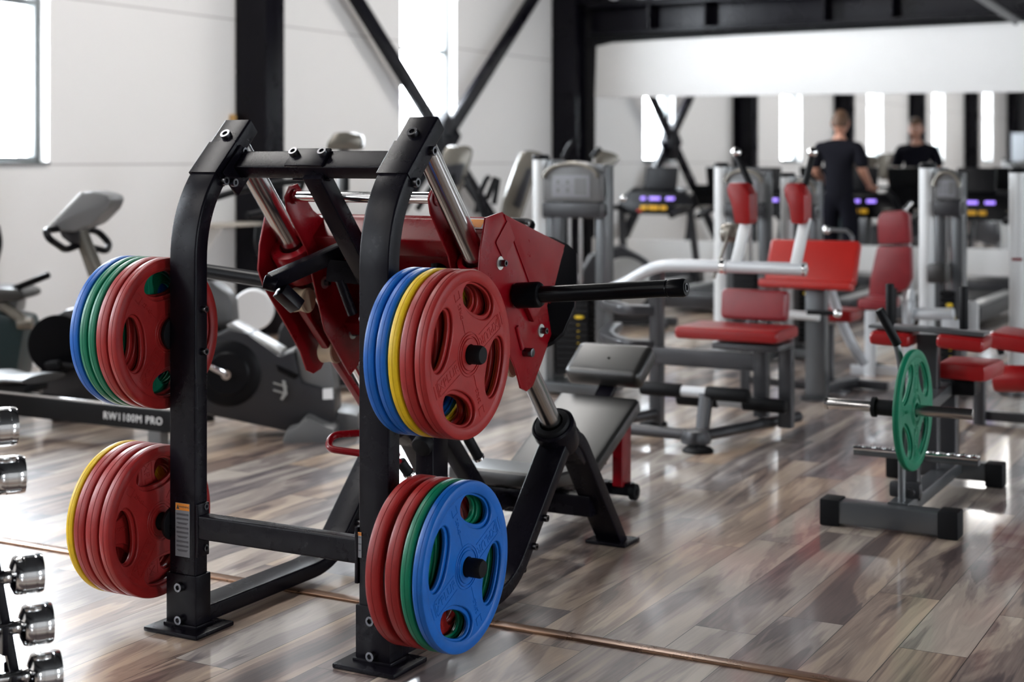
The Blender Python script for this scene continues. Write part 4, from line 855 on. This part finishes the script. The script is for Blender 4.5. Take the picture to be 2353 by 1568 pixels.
# ---- preacher curl bench
pb = thing('preacher_curl_bench', 'curl bench with a wide bright red arm pad on a grey post', 'weight bench', (-2.63, 8.5, 0))
b = MB(); c = V((-2.63, 8.42, .795)); b.box(c, (.53, .07, .27), (math.radians(-28), 0, 0), .028, 3); b.box((-2.64, 8.32, .675), (.54, .10, .05), (math.radians(-8), 0, 0), .02, 3); b.build('arm_pad', 'vinylbright', pb)
b = MB(); b.box((-2.63, 8.50, .335), (.12, .09, .65), bev=.012); b.build('post', 'greysteel', pb)
b = MB(); b.lathe([(0, 0), (.10, 0), (.10, .012), (0, .015)], (-2.63, 8.50, 0), (0, 0, 1), 32); b.tube([(-3.05, 8.45, .09), (-2.66, 8.50, .07)], .022); b.rect([(-2.63, 8.5, .05), (-2.55, 9.0, .05)], .06, .05); b.rect([(-2.8, 9.0, .03), (-2.35, 9.0, .03)], .05, .05, ref=(0, 1, 0)); b.build('base_frame', 'grey', pb)
b = MB(); b.tube(fillet([(-3.05, 8.45, .0), (-3.05, 8.45, .35), (-3.0, 8.50, .5)], .08), .03); b.build('side_leg', 'grey', pb)
b = MB(); b.cyl((-2.770, 8.350, 0.499), (-2.572, 8.350, 0.494), .026); b.build('cross_tube', 'white', pb)
b = MB(); b.cyl((-2.594, 8.200, 0.531), (-2.427, 8.200, 0.534), .014); hd = b.build('handle', 'rubber', pb); b = MB(); b.ball((-2.420, 8.200, 0.532), .024); b.build('knob', 'chrome', hd)
b = MB(); b.box((-2.619, 8.850, 0.462), (.26, .26, .07), (0, 0, 0), .025, 3); b.build('seat', 'vinylred', pb)
b = MB(); b.rect([(-2.659, 8.850, 0.400), fl((-2.659, 8.850, 0.400))], .045, .05); b.lathe([(0, 0), (.12, 0), (.12, .02), (0, .03)], fl((-2.651, 8.850, 0.400)), (0, 0, 1), 28); b.build('seat_post', 'grey', pb)
b = MB(); b.tube(fillet([(-2.620, 8.700, 0.647), (-2.600, 8.750, 0.528), (-2.545, 8.850, 0.315), (-2.481, 8.950, 0.164)], .2), .03); b.build('curved_arm', 'silver', pb)
b = MB(); b.cyl((-2.693, 8.900, 0.964), (-2.573, 8.900, 0.962), .012); b.tube(fillet([(-2.573, 8.900, 0.962), (-2.538, 8.900, 0.936), (-2.533, 8.900, 0.728)], .04), .012); hh_ = b.build('bar_rest', 'greysteel', pb); b = MB(); b.ball((-2.693, 8.900, 0.962), .026); b.build('knob', 'chrome', hh_)

# ---- tall red backrest machine
rbm = thing('chest_press_machine', 'machine with a tall tapering faded red backrest before the mirror', 'weight machine', (-2.5, 9.8, 0))
b = MB(); b.prism([(-2.595, 9.700, 0.999), (-2.567, 9.700, 1.050), (-2.426, 9.700, 1.064), (-2.387, 9.700, 1.039), (-2.376, 9.700, 0.850), (-2.589, 9.700, 0.839)], (0, .08, 0), .02); b.prism([(-2.590, 9.680, 0.828), (-2.371, 9.680, 0.834), (-2.366, 9.680, 0.628), (-2.402, 9.680, 0.557), (-2.505, 9.680, 0.517), (-2.511, 9.680, 0.455), (-2.652, 9.680, 0.460), (-2.635, 9.680, 0.618)], (0, .08, 0), .02); b.build('backrest', 'vinylworn', rbm)
b = MB(); b.box((-2.509, 9.400, 0.489), (.20, .30, .07), bev=.028, seg=3); b.build('seat', 'vinylworn', rbm)
b = MB(); b.rect([(-2.619, 9.600, 0.414), fl((-2.619, 9.600, 0.414))], .06, .06); b.rect([V((-2.434, 9.700, 0.960))+V((0, .07, 0)), fl((-2.434, 9.700, 0.960))+V((0, .15, 0))], .06, .05); b.rect([fl((-2.647, 9.600, 0.413))+V((-.1, 0, .03)), fl((-2.409, 9.600, 0.425))+V((.15, .1, .03))], .06, .06, ref=(0, 1, 0)); b.build('frame', 'silver', rbm)
b = MB(); b.lathe([(0, 0), (.13, 0), (.13, .02), (.05, .05), (0, .05)], (-2.690, 9.862, 0.000), (0, 0, 1), 28); b.build('foot', 'rubber', rbm)
b = MB(); b.cyl((-2.270, 8.600, 0.943), (-2.150, 8.500, 1.093), .012) if False else b.cyl((-2.509, 9.850, 1.010), (-2.428, 9.900, 1.109), .014); b.build('handle', 'chrome', rbm)
b = MB(); b.cyl((-2.220, 8.600, 0.446), (-2.216, 8.600, 0.653), .024, bev=.004); b.build('grip', 'rubber', rbm)

# ---- seated calf machine with the green plate
cm = thing('calf_raise_machine', 'grey seated calf machine carrying one green plate at the right', 'weight machine', (-1.44, 6.0, 0))
b = MB(); b.rect([(-1.685, 5.61, .052), (-1.225, 5.61, .052)], .085, .085, ref=(0, 1, 0), cr=.006); ff = b.build('front_foot_bar', 'greysteel', cm)
for x, w in ((-1.675, .075), (-1.235, .075)): b = MB(); b.box((x, 5.61, .051), (w, .098, .10), bev=.008); b.build('end_cap', 'rubber', ff)
b = MB(); b.rect([(-1.68, 6.58, .06), (-1.24, 6.58, .06)], .075, .075, ref=(0, 1, 0), cr=.006); ff = b.build('rear_foot_bar', 'greysteel', cm)
for x in (-1.68, -1.26): b = MB(); b.box((x, 6.58, .052), (.075, .09, .10), bev=.008); b.build('end_cap', 'rubber', ff)
b = MB(); b.rect([(-1.43, 5.62, .075), (-1.43, 6.58, .075)], .075, .055, cr=.005); b.build('spine', 'greysteel', cm)
b = MB(); b.rect([(-1.42, 5.80, .08), (-1.42, 5.80, .34)], .055, .06, cr=.005); b.box((-1.43, 5.74, .13), (.12, .05, .06), bev=.015); b.cyl((-1.40, 5.70, .13), (-1.40, 5.68, .13), .016); b.build('pivot_post', 'grey', cm)
b = MB(); b.rect([(-1.43, 5.70, .38), (-1.44, 6.45, .42)], .06, .055, cr=.005); b.build('lever_arm', 'greysteel', cm)
b = MB(); b.rect([(-1.445, 6.52, .09), (-1.445, 6.52, .49)], .08, .07, cr=.006); b.rect([(-1.48, 6.32, .08), (-1.48, 6.32, .66)], .085, .06, cr=.006); b.build('seat_post', 'grey', cm)
b = MB(); b.cyl((-1.700, 5.62, .455), (-1.155, 5.62, .455), .0205, n=24, bev=.002); b.cyl((-1.705, 5.62, .455), (-1.695, 5.62, .455), .0225); ab = b.build('loading_bar', 'steel', cm)
b = MB(); b.cyl((-1.52, 5.62, .455), (-1.43, 5.62, .455), .030); b.cyl((-1.525, 5.62, .455), (-1.510, 5.62, .455), .038); b.build('bar_collar', 'rubber', ab)
fa, fb = V((-1.648, 5.820, 0.241)), V((-1.174, 5.820, 0.255)); fb.z = fa.z
b = MB(); b.rect([fa, fb], .045, .02, ref=(0, 1, 0), cr=.004); fr_ = b.build('foot_rest', 'greysteel', cm)
b = MB(); b.rect([fa+V((0, 0, .017)), fb+V((0, 0, .017))], .05, .014, ref=(0, 1, 0), cr=.004)
for k in range(24): b.box(fa+(fb-fa)*((k+.5)/24)+V((0, 0, .025)), (.009, .046, .005), (0, 0, .6 if k % 2 else -.6), .001)
b.build('tread', 'chrome', fr_)
b = MB(); b.tube(fillet([(-1.425, 5.66, .10), (-1.425, 5.66, .60), (-1.445, 5.66, .70), (-1.50, 5.62, .82)], .06), .014, n=16); lv = b.build('release_lever', 'greysteel', cm)
b = MB(); b.cyl((-1.440, 5.66, .688), (-1.500, 5.62, .823), .018, bev=.004); b.build('grip', 'blackplastic', lv)
for x0, x1, z in ((-1.70, -1.53, .642), (-1.425, -1.235, .640)):
    b = MB(); b.box(((x0+x1)/2, 6.30, z), (x1-x0, .20, .058), (0, math.radians(2) if x0 < -1.5 else math.radians(4), 0), .024, 3); b.build('thigh_pad', 'vinylred', cm)
b = MB(); b.box((-1.475, 6.30, .682), (.47, .13, .014), (0, math.radians(1.5), 0), .004); b.build('pad_plate', 'greysteel', cm)
for x in (-1.636, -1.333): b = MB(); b.cyl((x, 6.30, .69), (x, 6.30, .865), .0175, bev=.004); b.build('hand_grip', 'rubber', cm)
b = MB(); b.prism([(-1.46, 6.36, .505), (-1.26, 6.36, .50), (-1.225, 6.62, .505), (-1.46, 6.62, .505)], (0, 0, .07), .025); b.build('seat', 'vinylred', cm)
b = MB(); b.box((-1.37, 6.50, .43), (.11, .14, .07), bev=.015); b.build('seat_slider', 'blackplastic', cm)
plate('green', -1.386, -1.360, 5.62, .455, 64, 'single green plate on the loading bar of the calf machine', None, 0.0, -0.04)

# ---- leg extension at the right edge
le = thing('leg_extension_machine', 'machine with a red leg roller and red seat at the right edge', 'weight machine', (-1.3, 8.0, 0))
b = MB(); b.cyl((-1.405, 7.300, 0.357), (-1.140, 7.300, 0.371), .063, n=36, bev=.012); b.build('leg_roller', 'vinylred', le)
b = MB(); b.cyl((-1.513, 7.350, 0.372), (-1.399, 7.350, 0.367), .026); b.build('roller_axle', 'white', le)
b = MB(); b.box((-1.273, 7.400, 0.528), (.30, .34, .08), (0, .1, 0), .03, 3); b.build('seat', 'vinylred', le)
b = MB(); b.rect([(-1.632, 8.100, 0.244), fl((-1.632, 8.100, 0.244))], .06, .05); b.build('front_post', 'grey', le)
b = MB(); b.rect([V((p:=(-1.714, 8.160, 0.000)))+V((0, 0, .04)), V((-1.273, 8.149, 0.000))+V((0, 0, .04))], .05, .05, ref=(0, 1, 0)); b.build('base_bar', 'grey', le)
b = MB(); b.rect([(-1.227, 7.600, 0.415), fl((-1.227, 7.600, 0.415))], .07, .07); b.build('seat_post', 'grey', le)
b = MB(); b.cyl((-1.451, 7.600, 0.503), (-1.426, 7.600, 0.434), .016); hd = b.build('seat_lever', 'rubber', le)
b = MB(); b.ball((-1.459, 7.600, 0.526), .023); b.build('knob', 'chrome', hd)

# ---- treadmills facing the mirror
def treadmill():
    t = thing('treadmill', 'x', 'treadmill', (0, 0, 0), 'treadmills facing the mirror')
    b = MB(); b.box((0, -.75, .11), (.80, 1.75, .14), bev=.03); b.box((0, .22, .18), (.74, .40, .22), bev=.06); dk = b.build('deck', 'charcoal', t)
    b = MB(); b.box((0, -.80, .186), (.52, 1.5, .006), bev=.001); b.build('belt', 'rubber', dk)
    for s in (-1, 1):
        b = MB(); b.box((s*.34, -.80, .19), (.10, 1.5, .02), bev=.006); b.build('side_rail', 'lightgrey', dk)
        b = MB(); b.rect([(s*.42, .12, .05), (s*.38, -.06, .90)], .05, .10, cr=.015); b.build('upright', 'charcoal', t)
        b = MB(); b.rect(fillet([(s*.38, -.05, .90), (s*.41, -.25, .90), (s*.41, -.62, .84)], .08), .05, .06, ref=(0, 0, 1), cr=.02); h = b.build('handrail', 'blackplastic', t)
        b = MB(); b.box((s*.41, -.36, .930), (.05, .22, .008), (.0, 0, 0), .003); b.build('rail_inlay', 'beigegrey', h)
    b = MB(); b.prism([(-.44, -.02, .90), (-.38, .0, 1.02), (-.30, .02, 1.09), (.30, .02, 1.09), (.38, .0, 1.02), (.44, -.02, .90), (.30, -.04, .85), (-.30, -.04, .85)], (0, .14, .05), .02); co = b.build('console', 'blackgloss', t)
    b = MB(); b.box((.02, .05, 1.20), (.36, .04, .24), (math.radians(-15), 0, 0), .015); b.build('screen_back', 'blackplastic', co)
    b = MB()
    for x, w in ((-.13, .05), (.0, .12), (.17, .09)): b.box((x, -.075, .995), (w, .004, .03), (math.radians(-18), 0, 0), .002)
    b.build('led_display', 'led', co)
    b = MB()
    for x, w in ((-.11, .07), (.0, .11), (.11, .07)): b.box((x, -.108, .90), (w, .012, .04), bev=.008)
    b.build('yellow_buttons', 'amber', co)
    b = MB(); b.box((-.16, -.10, .868), (.05, .02, .015), bev=.004); b.build('stop_key', 'redknob', co)
    return t
tm = treadmill()
TX = [-6.12, -5.02, -4.05, -2.95]
TL = ['treadmill beside the corner column, directly before the crossed braces in the mirror', 'treadmill between the corner one and the man in black', 'treadmill the man in black is standing on', 'treadmill rightmost of the row, behind the narrow weight tower']
tm.location = (TX[0], 14.33, 0); tm['label'] = TL[0]
for x, l in zip(TX[1:], TL[1:]): dup(tm, (x, 14.33, 0), 0, l)
# things behind the gym floor visible in the mirror only
pt = thing('partition_board', 'pale freestanding partition far behind, seen in the right end of the mirror', 'partition', (-5.8, -4.2, 0))
b = MB(); b.box((-5.5, -4.2, 1.0), (1.6, .08, 2.0), bev=.01); b.build('panel', 'label', pt)
b = MB(); b.box((-6.2, -4.2, .02), (.08, .5, .04)); b.box((-4.8, -4.2, .02), (.08, .5, .04)); b.build('foot', 'greysteel', pt)

# ================================================================ the man on the treadmill
mx, my, mz = -4.05, 13.78, .19
man = thing('person', 'person with short brown hair in black t-shirt and black trousers, back turned, on a treadmill', 'person', (mx, my, mz))
def skinned(name, verts, edges, m, parent, sub=2, root=0, rad=None, smooth=1.0):
    me = bpy.data.meshes.new(name); off = V(parent.location if parent.parent is None else parent.parent.location)
    me.from_pydata([V(v[:3])+V((mx, my, mz))-off for v in verts], edges, []); o = bpy.data.objects.new(name, me); C.objects.link(o)
    sk = o.modifiers.new('s', 'SKIN'); sk.use_smooth_shade = True; sk.branch_smoothing = .6
    for i, v in enumerate(verts):
        d = me.skin_vertices[0].data[i]; r = v[3]; d.radius = (r, v[4] if len(v) > 4 else r); d.use_root = (i == root)
    ss = o.modifiers.new('d', 'SUBSURF'); ss.levels = sub; ss.render_levels = sub
    me.materials.append(M[m]); o.parent = parent; return o
# local frame: x right, y forward (towards the mirror), z up from the belt; height 1.66
bv = [(0, 0, .88, .085, .07), (0, -.01, 1.00, .105, .08), (0, -.02, 1.16, .14, .10), (0, -.02, 1.30, .13, .095), (0, -.005, 1.39, .055, .055), (0, .02, 1.46, .052, .052),
      (.17, -.02, 1.32, .062), (.225, -.03, 1.10, .046), (.235, .14, .98, .036), (.235, .20, .955, .026),
      (-.17, -.02, 1.32, .062), (-.225, -.03, 1.10, .046), (-.20, .16, 1.0, .036), (-.19, .22, .985, .026),
      (.09, 0, .76, .055), (.10, .02, .46, .050), (.11, -.03, .09, .042), (.11, .10, .04, .038),
      (-.09, 0, .76, .055), (-.10, .05, .46, .050), (-.11, .02, .09, .042), (-.11, .15, .04, .038)]
be_ = [(0, 1), (1, 2), (2, 3), (3, 4), (4, 5), (3, 6), (6, 7), (7, 8), (8, 9), (3, 10), (10, 11), (11, 12), (12, 13), (0, 14), (14, 15), (15, 16), (16, 17), (0, 18), (18, 19), (19, 20), (20, 21)]
body = skinned('body', bv, be_, 'skin', man)
# head, one surface with brow, nose, lips, chin, ears
b = MB(); bm_ = bmesh.new(); bmesh.ops.create_uvsphere(bm_, u_segments=32, v_segments=24, radius=1)
for v in bm_.verts:
    x, y, z = v.co
    w = .074*(1 - .28*max(0, -z)**1.5); d = .095*(1 - .12*max(0, -z))
    nx, ny, nz = x*w, y*d + (.012 if z < 0 and y > 0 else 0), z*.118
    if y > 0:
        g = math.exp(-((nx/.012)**2)-((nz+.018)/.022)**2); ny += .024*g
        for sx in (-1, 1): ny -= .010*math.exp(-(((nx-sx*.030)/.014)**2)-((nz-.012)/.012)**2)
        ny += .006*math.exp(-((nx/.03)**2)-((nz-.030)/.008)**2)
        ny += .007*math.exp(-((nx/.022)**2)-((nz+.056)/.006)**2) + .006*math.exp(-((nx/.020)**2)-((nz+.068)/.006)**2) + .010*math.exp(-((nx/.022)**2)-((nz+.098)/.014)**2)
    v.co = (nx, ny, nz)
hc = V((mx, my+.035, mz+1.545)); Rh = Matrix.Rotation(math.radians(-12), 4, 'X')
bmesh.ops.transform(bm_, matrix=Matrix.Translation(hc) @ Rh, verts=bm_.verts); b.merge(bm_)
for s in (-1, 1): b.ball(hc+V((s*.077, -.005, -.005)), (.010, .020, .032), (0, 0, s*.3))
hd = b.build('head', 'skin', man, 80)
b = MB()
for s in (-1, 1): b.ball(hc+V((s*.029, .083, .005)), .0095)
b.build('eye', 'whitelabel', hd)
b = MB()
for s in (-1, 1): b.ball(hc+V((s*.030, .091, .026)), (.016, .004, .0035))
b.build('eyebrow', 'hair', hd)
# hair: short cap
bm_ = bmesh.new(); bmesh.ops.create_uvsphere(bm_, u_segments=36, v_segments=26, radius=1)
for v in list(bm_.verts):
    x, y, z = v.co
    k = 1+.02*math.sin(40*x+9*z)*math.cos(37*y)
    v.co = (x*.080*k, y*.101*k-.004, z*.122*k+.006)
dl = [v for v in bm_.verts if (v.co.y > .02 and v.co.z < .060) or (v.co.z < -.005 and v.co.y > -.02) or v.co.z < -.052]
bmesh.ops.delete(bm_, geom=dl, context='VERTS'); bmesh.ops.transform(bm_, matrix=Matrix.Translation(hc) @ Rh, verts=bm_.verts)
b = MB(); b.merge(bm_); hr_ = b.build('hair', 'hair', man, 80); md = hr_.modifiers.new('t', 'SOLIDIFY'); md.thickness = .008
# t-shirt and trousers
sv = [(0, 0, .74, .155, .122), (0, -.01, 1.00, .145, .115), (0, -.02, 1.16, .165, .120), (0, -.02, 1.30, .150, .112), (0, -.008, 1.385, .072, .070),
      (.175, -.02, 1.325, .078), (.222, -.03, 1.17, .070), (.226, -.03, 1.115, .068), (-.175, -.02, 1.325, .078), (-.222, -.03, 1.17, .070), (-.226, -.03, 1.115, .068)]
sh = skinned('t_shirt', sv, [(0, 1), (1, 2), (2, 3), (3, 4), (3, 5), (5, 6), (6, 7), (3, 8), (8, 9), (9, 10)], 'shirt', man)
tv = [(0, 0, .90, .142, .112), (.095, 0, .78, .105), (.10, .02, .46, .082), (.11, -.03, .10, .062), (-.095, 0, .78, .105), (-.10, .05, .46, .082), (-.11, .02, .10, .062), (0, -.005, 1.02, .125, .098)]
skinned('trousers', tv, [(0, 1), (1, 2), (2, 3), (0, 4), (4, 5), (5, 6), (0, 7)], 'trousers', man)
for s, (x, y) in ((1, (.11, .02)), (-1, (-.11, .07))):
    b = MB(); b.loft([(mx+x, my+y-.10, mz+.045), (mx+x, my+y-.04, mz+.05), (mx+x, my+y+.06, mz+.04), (mx+x, my+y+.16, mz+.025)], [(.045*math.cos(a*PI/6), .040*math.sin(a*PI/6)) for a in range(12)], ref=(1, 0, 0), scales=[.8, 1.05, 1.0, .55]); b.build('shoe', 'rubber', man)
# hands, fingers closed over the handrails
for s, (x, y, z) in ((1, (.235, .205, .955)), (-1, (-.19, .225, .985))):
    hv = [(x, y-.01, z, .024), (x, y+.045, z-.005, .032, .018), (x, y+.085, z-.008, .034, .014)]; he = [(0, 1), (1, 2)]
    for k, L in enumerate((.062, .072, .068, .052)):
        fx = x+(k-1.5)*.019; i = len(hv)
        hv += [(fx, y+.10, z-.008, .0085), (fx, y+.10+L*.45, z-.014, .0082), (fx, y+.10+L*.62, z-.014-L*.35, .0075), (fx, y+.10+L*.45, z-.014-L*.62, .0065)]; he += [(2, i), (i, i+1), (i+1, i+2), (i+2, i+3)]
    i = len(hv); hv += [(x-s*.030, y+.03, z-.01, .011), (x-s*.046, y+.06, z-.022, .0095), (x-s*.046, y+.085, z-.034, .008)]; he += [(0, i), (i, i+1), (i+1, i+2)]
    skinned('hand', hv, he, 'skin', man, 1)
